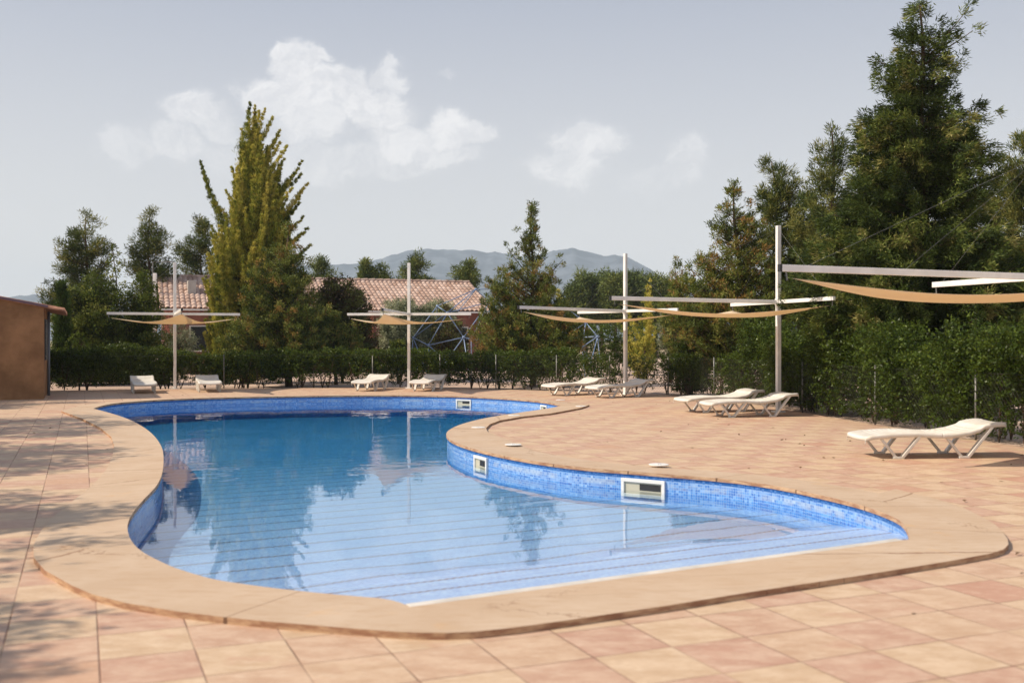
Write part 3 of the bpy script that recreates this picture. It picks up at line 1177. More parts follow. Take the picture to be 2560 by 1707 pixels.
for k in range(22):
    y0 = -.06 + k * (DP + .12) / 22
    y1 = y0 + (DP + .12) / 22
    ym = (y0 + y1) / 2
    vs_ = []
    for (xx, zz_) in ((ov, zt0 - ov * sl_), (-LW - .3, zt1 + .3 * sl_)):
        vs_ += [(xx, y0, zz_ + .012), (xx, ym, zz_ + .07), (xx, y1, zz_ + .012), (xx, y1, zz_ - .02 + .004), (xx, y0, zz_ - .02 + .004)]
    rf.add(vs_, [(0, 1, 6, 5), (1, 2, 7, 6), (2, 3, 8, 7), (3, 4, 9, 8), (4, 0, 5, 9), (4, 3, 2, 1, 0), (5, 6, 7, 8, 9)])
rf.build('roof', TERRA, bb)
ff = MB()
ff.bar((ov * .2, -.075, zt0 - .2 * ov * sl_ + .03), (-LW - .3, -.075, zt1 + .3 * sl_ + .03), .03, .05)
ff.build('roof_edge', PURP, bb)
wn = MB()
wn.box((.012, .95, 1.40), (.03, .9, .98)); o_w = wn.build('window', DARKGLASS, bb)
gr_ = MB()
for k in range(5):
    gr_.box((.035, .95, 1.0 + .2 * k), (.014, .9, .02))
for k in range(4):
    gr_.box((.042, .62 + .22 * k, 1.4), (.012, .018, .98))
gr_.build('bars', GALV, o_w)
dr = MB(); dr.box((.015, 3.1, 1.0), (.035, .95, 2.0)); dr.build('door', plain('dark blue door', (.03, .05, .08), .5), bb, bevel=.004)
dp = MB(); dp.tube([(.06, 1.75, 0), (.06, 1.75, 2.1)], .035, 8); dp.build('downpipe', plain('grey pipe', (.14, .16, .19), .5), bb, smooth=True)

# ---------------------------------------------------------------- red tiled house behind the trees
def roof_mat():
    m, t = new_mat('clay roof tiles')
    geo = t.n('ShaderNodeTexCoord').outputs['Object']
    x, y, z = t.sep(geo)
    cell = t.comb(t.math('FLOOR', t.math('DIVIDE', x, .21)), t.math('FLOOR', t.math('DIVIDE', y, .36)))
    r = t.white(cell)
    col = t.ramp(r, [(0, (.36, .235, .18)), (.5, (.46, .32, .255)), (1, (.56, .42, .35))])
    col = t.mix(t.smooth(t.noise(geo, .8, 5, .65), .52, .72, 0, .55), col, (.20, .15, .12))
    t.out(t.principled(col, .85, .2))
    return m


ROOFM = roof_mat()
PINKWALL = plain('dusty red wall', (.30, .14, .115), .9, .2, 0, 1.5, .15)
BRICKP = plain('brick pillar', (.42, .17, .11), .9, .2, 0, 14, .3)
HX = pt(393, 692, 45.0)                                              # left end of the ridge
hs = empty('tiled_house', (HX[0], HX[1], 0), R(20.5))
props(hs, 'long low red house with a clay tiled roof behind the trees', 'house')
HL, RZ, EZ, HD = 14.6, HX[2], 2.66, 3.7
tl = MB()
ncol, nrow, sub = int(HL / .21), 11, 5
for side in (-1, 1):
    b = len(tl.v)
    nc = ncol * sub + 1
    for r_ in range(nrow):
        for e in (0, 1):
            fr = (r_ + e) / nrow
            y = side * fr * HD
            zb = RZ + (EZ - RZ) * fr + (.028 if e == 1 else 0.0)
            for c in range(nc):
                x = c * .21 / sub
                ph = (c % sub) / sub
                tl.v.append((x, y, zb + .062 * abs(math.sin(math.pi * ph)) ** .8))
    for r_ in range(nrow):
        for e in (0, 1):
            row = 2 * r_ + e
            if row == 2 * nrow - 1:
                break
            for c in range(nc - 1):
                q = (b + row * nc + c, b + row * nc + c + 1, b + (row + 1) * nc + c + 1, b + (row + 1) * nc + c)
                tl.f.append(q if side > 0 else q[::-1])
tl_o = tl.build('roof', ROOFM, hs)
rd = MB()
for k in range(int(HL / .36)):
    rd.tube([(k * .36, 0, RZ + .03), (k * .36 + .37, 0, RZ + .045)], [.085, .10], 8)
rd.build('ridge', ROOFM, hs)
wl = MB()
wl.box((HL / 2, 0, EZ / 2 - .03), (HL - .5, 2 * HD - 1.6, EZ - .06))
wl.add([(.25, -2.9, EZ - .06), (.25, 2.9, EZ - .06), (.25, 0, RZ - .12)], [(0, 1, 2), (2, 1, 0)])
wl.add([(HL - .25, -2.9, EZ - .06), (HL - .25, 2.9, EZ - .06), (HL - .25, 0, RZ - .12)], [(0, 1, 2), (2, 1, 0)])
wl.build('wall', PINKWALL, hs)
for k in range(6):
    x = .35 + k * (HL - .7) / 5
    c = MB(); c.box((x, -HD + .35, EZ / 2 - .03), (.34, .34, EZ - .10)); c.build('pillar', BRICKP, hs)
for k in range(5):
    x = .35 + (k + .5) * (HL - .7) / 5
    c = MB(); c.box((x, -2.915, 1.45), (1.1, .06, 1.1)); w_o = c.build('window', FRAME_WHITE, hs)
    c = MB(); c.box((x, -2.955, 1.45), (.98, .03, .98)); c.build('pane', DARKGLASS, w_o)
ch = MB(); ch.box((1.35, -1.75, RZ - .72), (.34, .7, .95)); ch.build('chimney', plain('white chimney render', (.52, .48, .43), .8, .2, 0, 3, .1), hs, bevel=.01)
ea = MB(); ea.bar((0, -HD + .02, EZ - .03), (HL, -HD + .02, EZ - .03), .04, .07); ea.build('eave_board', FRAME_WHITE, hs)
fp = pt(387.5, 683, 43.0)
pl = MB(); pl.box((fp[0], fp[1], fp[2] / 2), (.13, .13, fp[2])); o = pl.build('flue_post', WHITE_METAL, None, bevel=.01)
props(o, 'tall white square flue post at the left end of the tiled house', 'post')
g1, g2 = pt(382, 655, 43.6), pt(432, 655, 43.6)
gp = MB()
gp.tube([(g1[0], g1[1], 0), tuple(g1), tuple(g2)], .025, 5)
o = gp.build('pipe_goal', GALV)
props(o, 'thin grey pipe goal rising above the left end of the tiled roof', 'pipe')

# ---------------------------------------------------------------- hills
def hills():
    ridge = [(-1500, 800), (-700, 770), (-100, 748), (0, 745), (40, 743), (85, 734), (110, 744), (200, 752), (400, 745), (600, 700), (700, 672), (765, 662.5), (861, 660), (899, 660), (929.6, 654.7), (975.5, 639), (1025, 625),
             (1082.6, 622), (1121, 623), (1178, 624), (1236, 630), (1274, 634), (1320, 642), (1354, 640), (1385, 626), (1431, 620.4), (1470, 628), (1512.6, 641.7), (1541.5, 637.4),
             (1572, 643), (1597.6, 656), (1623, 669.7), (1642, 683), (1700, 715), (1800, 750), (2100, 775), (2600, 785), (3500, 810)]
    xs = np.arange(-1500, 3500, 7.0)
    top = np.interp(xs, [r[0] for r in ridge], [r[1] for r in ridge])
    rng = np.random.default_rng(4)
    D = 2600.0
    z = HC + (HY - top) / F * D
    z = z + np.convolve(rng.normal(size=len(xs)), np.ones(3) / 3, 'same') * 2.2
    fr = [0, .12, .25, .4, .55, .7, .85, 1.0, 1.15, 1.35, 1.6]
    mb = MB()
    fld = [np.convolve(rng.normal(size=len(xs)), np.hanning(25), 'same') for _ in fr]
    for j, f in enumerate(fr):
        dd = 1600 + (D - 1600) * f
        hfrac = f ** 1.4 if f <= 1 else max(0, 1 - (f - 1) / .6)
        for i, x in enumerate(xs):
            zz_ = max(z[i] * hfrac - 3, -4)
            if 0 < f < 1:
                zz_ += fld[j][i] * 3.5 * min(1, hfrac * 3) * math.sin(math.pi * f)
                zz_ = min(zz_, HC + (HY - top[i]) / F * dd * .97) if zz_ > 5 else zz_
            mb.v.append(((x - CX) / F * D, dd, zz_ if f != 1.0 else z[i]))
    n = len(xs)
    for j in range(len(fr) - 1):
        for i in range(n - 1):
            mb.f.append((j * n + i, j * n + i + 1, (j + 1) * n + i + 1, (j + 1) * n + i))
    o = mb.build('hills', hill_mat(), smooth=True)
    o['kind'] = 'structure'


hills()

# ---------------------------------------------------------------- trees
KO = 2560 / 2352.0      # silhouettes below were read off a 2352 px wide view


def tree(name, sil, d, x0, y0, seed, leafm, label, cat='tree', group=None, nb=120, rise=.5, crad=.16, k=26, ln=.09, wd=.03, depth=1.0,
         spread=.8, updir=.4, inner=.25, spacing=.16, trunk_r=.11, plumes=(), tmean=.5, limbs=True, twist=0.0, squash=.9, tipr=.5, jit=.12, fill=1.0, sag=0.0, plen=0.0,
         tvar=.12, cvar=.22, warm=0.0, ground=-.03):
    """sil: rows (y, x_left, x_right) of the crown outline; (x0,y0): foot of the trunk as seen, d: distance"""
    rng = np.random.default_rng(seed)
    m = F / d
    X = lambda x: (x * KO - CX) / m
    Z = lambda y: HC - (y * KO - HY) / m
    rows = np.array(sorted(sil), float)
    zs = Z(rows[:, 0])[::-1]
    xl = X(rows[:, 1])[::-1]
    xr = X(rows[:, 2])[::-1]
    xt = X((sil[0][1] + sil[0][2]) / 2)
    ztop, zbot = zs[-1], zs[0]
    xb = X(x0)
    base = np.array([xb, d, ground])
    top = np.array([xt, d, ztop - .05])

    def trunk(z):
        f = np.clip((z - ground) / (ztop - ground), 0, 1)
        return np.stack([xb + (xt - xb) * f ** 1.2 + .05 * np.sin(z * 2.1 + seed), d + .05 * np.cos(z * 1.7 + seed), z], -1)

    root = empty(name, (xb, d, ground))
    props(root, label, cat, group)
    off = np.array([xb, d, ground])
    tm = MB()
    zz_ = np.linspace(ground, ztop - .1, 12)
    tr_ = trunk(zz_)
    tm.tube([tuple(p - off) for p in tr_], [trunk_r * (1 - .93 * i / 11) + .006 for i in range(12)], 7)
    chunks = []
    cens, rads, dirs, tints = [], [], [], []
    wgt = np.interp(np.linspace(zbot, ztop, 60), zs, xr - xl) + .15
    cdf = np.cumsum(wgt) / wgt.sum()
    items = []
    for i in range(nb):
        z = np.interp(rng.random(), cdf, np.linspace(zbot, ztop, 60))
        ph = rng.random() * 2 * math.pi
        c_ = trunk(np.array(z))
        L = np.interp(z, zs, xl)
        Rr = np.interp(z, zs, xr)
        ex = (Rr - c_[0]) if math.cos(ph) > 0 else (c_[0] - L)
        dep = .5 * (Rr - L) * depth
        q = (1 - jit * 2.2 * rng.random() ** 1.5)
        ex = max(ex - crad * .5, .02) * q
        dep = max(dep - crad * .5, .02) * q
        tip = np.array([c_[0] + ex * math.copysign(abs(math.cos(ph)) ** .6, math.cos(ph)), c_[1] + dep * math.copysign(abs(math.sin(ph)) ** .6, math.sin(ph)) * .85, z])
        items.append((tip, None))
    for (a, b) in plumes:
        tip = np.array([X(b[0]), d + rng.normal() * .25, Z(b[1])])
        st_ = np.array([X(a[0]), d + rng.normal() * .1, Z(a[1])])
        items.append((tip, st_))
    for tip, st_ in items:
        if st_ is None:
            c_ = trunk(np.array(tip[2]))
            hl = np.hypot(tip[0] - c_[0], tip[1] - c_[1])
            own = False
            if plen:
                zst = max(tip[2] - plen * (.5 + .8 * rng.random()), ground + .1)
                c0_ = trunk(np.array(zst))
                fr_ = .35 + .4 * rng.random()
                st_ = np.array([c0_[0] + fr_ * (tip[0] - c0_[0]), c0_[1] + fr_ * (tip[1] - c0_[1]), zst])
                own = True
            else:
                zst = np.clip(tip[2] - rise * hl * (.7 + .6 * rng.random()), ground + .25, ztop - .1)
                st_ = trunk(np.array(zst))
        else:
            own = True
        ctrl = (st_ + tip) / 2 + np.array([0, 0, (-.12 if rise > 0 else .12) * np.linalg.norm(tip - st_)]) + rng.normal(size=3) * .03
        Lb = np.linalg.norm(tip - st_)
        n = max(2, int(Lb / spacing))
        s = np.linspace(inner if not own else .05, 1, n)
        P = ((1 - s) ** 2)[:, None] * st_ + (2 * s * (1 - s))[:, None] * ctrl + (s ** 2)[:, None] * tip
        dr_ = unit(np.gradient(P, axis=0) if n > 1 else P * 0 + (tip - st_))
        P = P + rng.normal(size=P.shape) * crad * .35 * (1 - .8 * s[:, None] * (tipr < .3))
        keep = rng.random(n) < fill
        keep[-1] = True
        dr_ = unit(dr_ * (1 - updir) + np.array([0, 0, 1.0]) * updir * (1 if sag <= 0 else -1))
        cens.append(P[keep]); rads.append((crad * (1 - (1 - tipr) * s) * (.75 + .5 * rng.random(n)))[keep]); dirs.append(dr_[keep])
        tb = tmean + cvar * rng.normal()
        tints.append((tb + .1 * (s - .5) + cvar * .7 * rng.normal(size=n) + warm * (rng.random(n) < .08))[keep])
        if limbs and Lb > .35:
            ss = np.linspace(0, .93, 5)
            Q = ((1 - ss) ** 2)[:, None] * st_ + (2 * ss * (1 - ss))[:, None] * ctrl + (ss ** 2)[:, None] * tip
            r0 = min(.035, .008 + .009 * Lb)
            tm.tube([tuple(p - off) for p in Q], [r0 * (1 - .8 * t_) + .002 for t_ in ss], 4, False)
    tm.build('trunk', BARK, root, smooth=True)
    cc = np.concatenate(cens) - off
    chunks.append(leaves(rng, cc, np.concatenate(rads), np.concatenate(dirs), k, ln, wd, spread, np.concatenate(tints), squash, tvar))
    leaf_object('crown', chunks, leafm, root)
    return root


PG = 'dark pines beyond the left hedge'
tree('pine_tree', [(490, 190, 208), (515, 172, 238), (545, 150, 252), (575, 128, 256), (600, 135, 250), (640, 112, 262), (680, 98, 255), (740, 110, 250)], 44, 196, 800, 11, L_PINE,
     'broad dark pine tree at the far left with open tufted crown', group=PG, nb=150, rise=.35, crad=.26, k=62, ln=.17, wd=.028, spread=.8, updir=.35, inner=.45, spacing=.24, fill=.8, jit=.28, tipr=.9, trunk_r=.14)
tree('pine_tree', [(488, 333, 352), (515, 325, 372), (545, 315, 388), (575, 290, 392), (610, 285, 396), (660, 300, 400), (720, 300, 390)], 45, 342, 800, 12, L_PINE,
     'dark pine tree rising above the left end of the tiled roof', group=PG, nb=120, rise=.35, crad=.26, k=60, ln=.17, wd=.028, spread=.8, updir=.35, inner=.4, spacing=.24, fill=.85, jit=.25, tipr=.9, trunk_r=.13)
tree('pine_tree', [(505, 450, 478), (540, 440, 490), (570, 405, 490), (600, 400, 495), (640, 405, 490)], 47, 462, 800, 13, L_PINE,
     'dark pine half hidden behind the left side of the golden cypress', group=PG, nb=70, rise=.35, crad=.26, k=60, ln=.17, wd=.028, spread=.8, updir=.35, inner=.4, spacing=.24, fill=.85, jit=.25, tipr=.9)
tree('sapling', [(552, 258, 268), (590, 250, 280), (640, 240, 290), (700, 235, 295)], 34, 266, 870, 14, L_BUSH,
     'thin sapling with sparse warm leaves in front of the two left pines', group=None, nb=34, rise=.8, crad=.12, k=16, ln=.07, wd=.045, spread=1.2, fill=.6, tmean=.7, trunk_r=.035)
# broad bushes behind the left hedge
tree('laurel_bush', [(636, 190, 232), (650, 165, 262), (690, 140, 290), (740, 125, 300), (800, 120, 300), (860, 120, 300)], 32.5, 215, 880, 15, L_BUSH,
     'large rounded leafy bush right of the narrow cypress', 'bush', nb=210, rise=.5, crad=.24, k=46, ln=.075, wd=.042, spread=1.5, updir=.2, tipr=.9, tmean=.42, trunk_r=.07)
tree('laurel_bush', [(628, 318, 345), (655, 292, 358), (700, 275, 366), (760, 265, 380), (830, 255, 400), (870, 255, 400)], 33, 325, 880, 16, L_BUSH,
     'large leafy bush left of the tiled house wall', 'bush', nb=190, rise=.5, crad=.24, k=46, ln=.075, wd=.042, spread=1.5, updir=.2, tipr=.9, tmean=.40, trunk_r=.07)
tree('cypress_tree', [(630, 138, 146), (645, 131, 155), (700, 127, 159), (800, 124, 160), (875, 124, 160)], 31.2, 143, 885, 17, L_CYP,
     'narrow dark columnar cypress beside the ochre building', nb=130, rise=3.0, crad=.13, k=70, ln=.07, wd=.02, spread=.35, updir=.8, tipr=.8, spacing=.12, jit=.05, trunk_r=.05, limbs=False)
# the big golden cypress
tree('golden_cypress', [(243, 572, 592), (285, 562, 600), (330, 553, 622), (380, 540, 650), (430, 535, 662), (480, 520, 668), (520, 490, 668), (560, 476, 672), (620, 472, 678), (700, 465, 640), (770, 462, 600), (815, 460, 600)],
     33.5, 560, 880, 21, L_GOLD, 'tall yellow green cypress with plumes swept to the right', nb=360, plen=1.9, rise=2.1, crad=.19, k=74, ln=.085, wd=.015, spread=.26, updir=.3, inner=.05, spacing=.07, tipr=.14, limbs=False, trunk_r=.16,
     plumes=[((535, 560), (457, 372)), ((520, 540), (474, 400)), ((560, 520), (519, 440)), ((560, 500), (535, 388)), ((570, 560), (705, 424)), ((560, 520), (690, 372)), ((565, 490), (688, 400)), ((560, 455), (664, 342)),
             ((565, 430), (640, 300)), ((560, 400), (625, 272)), ((560, 370), (612, 258)), ((556, 350), (578, 243)), ((600, 640), (711, 562)), ((585, 580), (693, 500)), ((600, 600), (706, 528)), ((560, 540), (680, 440)),
             ((560, 600), (690, 470)), ((500, 800), (478, 640)), ((520, 780), (500, 600)), ((570, 480), (655, 372)), ((575, 520), (672, 402)), ((580, 560), (685, 452)), ((570, 430), (645, 330)), ((565, 400), (634, 312)), ((562, 370), (600, 262)), ((556, 400), (556, 300)), ((585, 600), (698, 540)), ((590, 560), (676, 480)), ((545, 520), (500, 470)), ((520, 600), (482, 520))], tmean=.62, cvar=.22, jit=.16)
tree('thuja_tree', [(518, 655, 668), (545, 640, 682), (580, 600, 700), (620, 575, 712), (660, 560, 722), (700, 548, 735), (740, 520, 750), (780, 500, 760), (810, 510, 750)], 31.2, 665, 885, 22, L_THUJA,
     'bushy green thuja with brown cones in front of the golden cypress', nb=270, rise=.55, crad=.20, k=50, ln=.095, wd=.024, spread=.75, updir=.4, tipr=.6, spacing=.17, trunk_r=.12, tmean=.46, warm=.28, jit=.14)
tree('red_leaf_shrub', [(645, 745, 800), (668, 730, 835), (710, 725, 858), (760, 730, 868), (825, 735, 868)], 34, 790, 880, 23, L_RED,
     'dark reddish shrub right of the bushy thuja', 'shrub', nb=240, rise=.6, crad=.2, k=44, ln=.075, wd=.05, spread=1.4, updir=.2, tipr=.9, trunk_r=.05, tmean=.45)
tree('thuja_tree', [(700, 735, 760), (740, 720, 800), (780, 720, 840), (815, 730, 850)], 32.5, 775, 880, 24, L_THUJA,
     'low spreading thuja below the reddish shrub', nb=90, rise=.5, crad=.2, k=44, ln=.08, wd=.03, tipr=.7, tmean=.5, warm=.25, trunk_r=.06)
OG = 'grey green olive shrubs in front of the tiled house'
tree('olive_shrub', [(688, 905, 940), (705, 880, 965), (740, 868, 980), (790, 868, 985), (820, 880, 980)], 36, 920, 870, 25, L_OLIVE,
     'pale grey olive shrub behind the second parasol pole', 'shrub', OG, nb=220, rise=.9, crad=.22, k=60, ln=.08, wd=.022, spread=.9, updir=.4, tipr=.8, trunk_r=.05, tmean=.6)
tree('olive_shrub', [(690, 990, 1015), (710, 965, 1045), (750, 955, 1060), (800, 960, 1060), (820, 970, 1050)], 36.6, 1005, 870, 26, L_OLIVE,
     'pale grey olive shrub behind the left part of the blue climbing frame', 'shrub', OG, nb=220, rise=.9, crad=.22, k=60, ln=.08, wd=.022, spread=.9, updir=.4, tipr=.8, trunk_r=.05, tmean=.6)
tree('olive_shrub', [(745, 395, 425), (765, 375, 450), (800, 372, 458), (840, 380, 455)], 38, 415, 880, 27, L_OLIVE,
     'pale olive shrub below the left roof, beside the first parasol pole', 'shrub', OG, nb=90, rise=.9, crad=.2, k=36, ln=.07, wd=.018, spread=.9, updir=.4, tipr=.8, trunk_r=.05, tmean=.35)
tree('round_bush', [(783, 905, 925), (792, 893, 935), (808, 890, 937)], 33, 914, 870, 28, L_BUSH,
     'small clipped round bush just above the hedge', 'bush', nb=50, rise=.5, crad=.12, k=36, ln=.05, wd=.03, spread=1.5, trunk_r=.03)
tree('climbing_shrub', [(700, 1010, 1030), (720, 1000, 1050), (760, 990, 1090), (800, 990, 1090), (815, 995, 1085)], 35.4, 1035, 870, 29, L_RED,
     'brownish shrub seen through the blue climbing frame', 'shrub', nb=60, rise=.6, crad=.18, k=30, ln=.07, wd=.04, spread=1.4, trunk_r=.04, tmean=.5)
FPG = 'pine tops behind the tiled roof'
for i, (xc, yt, xl, xr, yb, lab) in enumerate([(735, 596, 706, 768, 660, 'leftmost pine top behind the roof, beside the golden cypress'), (840, 598, 820, 862, 650, 'pointed pine top behind the middle of the roof'),
                                   (877, 613, 869, 886, 650, 'smallest pine top behind the roof'), (962, 592, 912, 992, 650, 'broad pine top behind the second parasol pole'),
                                   (1075, 598, 1035, 1100, 660, 'pine top at the right end of the roof')]):
    hw = (xr - xl) / 2
    tree('pine_tree', [(yt, xc - hw * .15, xc + hw * .2), (yt + 12, xc - hw * .5, xc + hw * .5), (yt + 28, xl, xr), (yb, xl, xr), (yb + 60, xl, xr)], 62, xc, 860, 40 + i, L_PINE_FAR,
         lab, group=FPG, nb=75, rise=.5, crad=.34, k=52, ln=.24, wd=.045, spread=.8, updir=.4, inner=.4, spacing=.3, fill=.85, jit=.28, tipr=.9)
tree('thuja_tree', [(470, 1216, 1228), (500, 1208, 1236), (530, 1208, 1240), (548, 1196, 1238), (580, 1178, 1258), (610, 1140, 1272), (650, 1115, 1285), (690, 1095, 1300), (730, 1080, 1335), (770, 1068, 1372), (800, 1080, 1360)],
     31.3, 1221, 885, 51, L_THUJA, 'tapering thuja tree with a bare leader in front of the mountain', nb=330, rise=.7, crad=.17, k=48, ln=.09, wd=.022, spread=.75, updir=.45, tipr=.6, spacing=.17, trunk_r=.10,
     plumes=[((1225, 660), (1300, 588)), ((1222, 640), (1160, 560)), ((1222, 600), (1192, 535))], tmean=.54, warm=.28, jit=.2, fill=.85)
tree('thuja_tree', [(412, 1678, 1688), (440, 1668, 1700), (475, 1640, 1728), (510, 1622, 1752), (540, 1622, 1766), (575, 1600, 1780), (620, 1562, 1795), (660, 1540, 1800), (700, 1500, 1810), (740, 1512, 1815), (785, 1540, 1800)],
     25.8, 1713, 900, 52, L_THUJA, 'large open thuja tree with rusty twigs left of the tallest parasol pole', nb=330, rise=.6, crad=.165, k=44, ln=.09, wd=.022, spread=.8, updir=.4, tipr=.6, spacing=.15, trunk_r=.12,
     tmean=.56, warm=.28, jit=.24, fill=.8)
tree('thuja_tree', [(600, 1548, 1556), (630, 1535, 1575), (680, 1520, 1590), (740, 1510, 1600), (790, 1520, 1600)], 30, 1555, 890, 53, L_THUJA,
     'slim thuja between the golden cypress and the large thuja', nb=80, rise=.7, crad=.17, k=42, ln=.09, wd=.022, tipr=.6, tmean=.52, warm=.25, trunk_r=.05)
tree('golden_cypress', [(648, 1487, 1493), (690, 1480, 1498), (720, 1470, 1498), (750, 1440, 1505), (780, 1432, 1508), (815, 1430, 1510)], 33, 1480, 880, 54, L_GOLD,
     'small bright golden cypress behind the third parasol pole', nb=60, plen=.9, rise=2.5, crad=.10, k=30, limbs=False, ln=.08, wd=.02, spread=.4, updir=.6, tipr=.35, spacing=.11, trunk_r=.05, tmean=.78,
     plumes=[((1475, 800), (1440, 700)), ((1480, 790), (1490, 648)), ((1480, 800), (1504, 715)), ((1470, 810), (1428, 745))])
tree('golden_cypress', [(668, 1281, 1286), (690, 1278, 1290), (720, 1275, 1292)], 40, 1284, 870, 55, L_GOLD, 'thin golden cypress tip right of the tapering thuja', nb=14, rise=2.5, crad=.1, k=50, ln=.08, wd=.02, spread=.4, tmean=.8, trunk_r=.03)
tree('olive_shrub', [(690, 1530, 1545), (715, 1515, 1560), (760, 1508, 1570), (800, 1515, 1565)], 34, 1540, 880, 56, L_OLIVE, 'greyish shrub right of the small golden cypress', 'shrub', nb=80, rise=.9, crad=.2, k=36, ln=.07, wd=.02, tmean=.35)
# pine wood far behind
UG = 'round crowned pines of the far wood'
for i, (xc, yt, hw, hh) in enumerate([(1318, 668, 20, 26), (1345, 640, 30, 44), (1382, 636, 28, 46), (1414, 638, 27, 46), (1446, 634, 26, 46), (1472, 640, 26, 44), (1506, 646, 24, 40), (1540, 655, 26, 40)]):
    lab = ['lowest, leftmost pine crown of the far wood', 'second pine crown from the left in the far wood', 'pine crown of the far wood left of the third parasol pole', 'pine crown of the far wood nearest the third parasol pole on its left',
           'pine crown of the far wood nearest the third parasol pole on its right', 'pine crown of the far wood directly above the golden tip', 'pine crown right of the golden tip', 'rightmost pine crown of the far wood'][i]
    tree('stone_pine', [(yt, xc - hw * .4, xc + hw * .4), (yt + 6, xc - hw * .8, xc + hw * .8), (yt + 18, xc - hw, xc + hw), (yt + hh, xc - hw * 1.05, xc + hw * 1.05), (yt + hh + 50, xc - hw, xc + hw)], 82 + 2.5 * (i % 3), xc, 840, 60 + i, L_PINE_FAR,
         lab, group=UG, nb=110, rise=.6, crad=.62, k=70, ln=.30, wd=.075, spread=1.2, updir=.3, inner=.5, spacing=.5, tipr=.9, jit=.12, limbs=False, tmean=.4, trunk_r=.2)
# pines on the right
RG = 'pines behind the right fence'
tree('pine_tree', [(283, 1906, 1918), (310, 1890, 1935), (340, 1872, 1950), (380, 1862, 1965), (420, 1848, 1990), (480, 1830, 2010), (560, 1805, 2020), (640, 1790, 2030), (740, 1790, 2030)], 25.5, 1912, 900, 71, L_PINE,
     'pine with a pointed tuft left of the tallest conifer', group=RG, nb=230, rise=.45, crad=.2, k=62, ln=.13, wd=.02, spread=.7, updir=.45, inner=.35, spacing=.18, fill=.9, jit=.2, tipr=.8, trunk_r=.13, tmean=.55)
tree('pine_tree', [(362, 1752, 1792), (385, 1750, 1812), (400, 1748, 1842), (430, 1745, 1866), (470, 1740, 1880), (530, 1742, 1880), (600, 1750, 1890), (700, 1750, 1890)], 27, 1815, 900, 72, L_PINE,
     'loose bluish pine behind the top of the tallest parasol pole', group=RG, nb=170, rise=.5, crad=.2, k=62, ln=.14, wd=.02, spread=.7, updir=.45, inner=.35, spacing=.2, fill=.85, jit=.25, tipr=.8, trunk_r=.12, tmean=.6)
tree('pine_tree', [(285, 2350, 2370), (330, 2318, 2420), (380, 2270, 2440), (440, 2250, 2450), (520, 2230, 2450), (620, 2220, 2450), (700, 2230, 2450)], 26, 2400, 900, 73, L_PINE,
     'olive green pine at the right edge of the picture', group=RG, nb=250, rise=.45, crad=.22, k=60, ln=.14, wd=.022, spread=.7, updir=.4, inner=.35, spacing=.19, fill=.85, jit=.25, tipr=.8, trunk_r=.14, tmean=.62)
# the tall conifer
tree('tall_conifer', [(-2, 2103, 2124), (22, 2085, 2145), (50, 2070, 2170), (85, 2048, 2180), (130, 2028, 2172), (175, 2012, 2178), (220, 2015, 2185), (250, 2000, 2215), (280, 1962, 2225), (335, 1955, 2262), (390, 1948, 2285),
                      (440, 1920, 2290), (500, 1885, 2295), (560, 1850, 2320), (620, 1815, 2350), (680, 1800, 2370), (740, 1825, 2380), (800, 1880, 2390), (860, 1930, 2390), (900, 1990, 2380)],
     19.3, 2128, 985, 81, L_FIR, 'tallest dark conifer with drooping sprays behind the right fence', nb=720, rise=.22, crad=.155, k=66, ln=.095, wd=.019, spread=.6, updir=.25, sag=1, inner=.22, spacing=.115, tipr=.8, trunk_r=.15,
     depth=.85, tmean=.42, jit=.14, fill=.9,
     plumes=[((2130, 130), (2240, 66)), ((2130, 120), (2205, 30)), ((2130, 210), (2222, 125)), ((2130, 260), (2272, 240)), ((2130, 300), (2272, 262)), ((2130, 300), (2232, 318)), ((2130, 330), (2292, 335)), ((2130, 350), (2300, 360)),
             ((2130, 420), (2310, 400)), ((2130, 240), (2004, 185)), ((2130, 170), (2022, 125)), ((2130, 360), (1985, 262))])

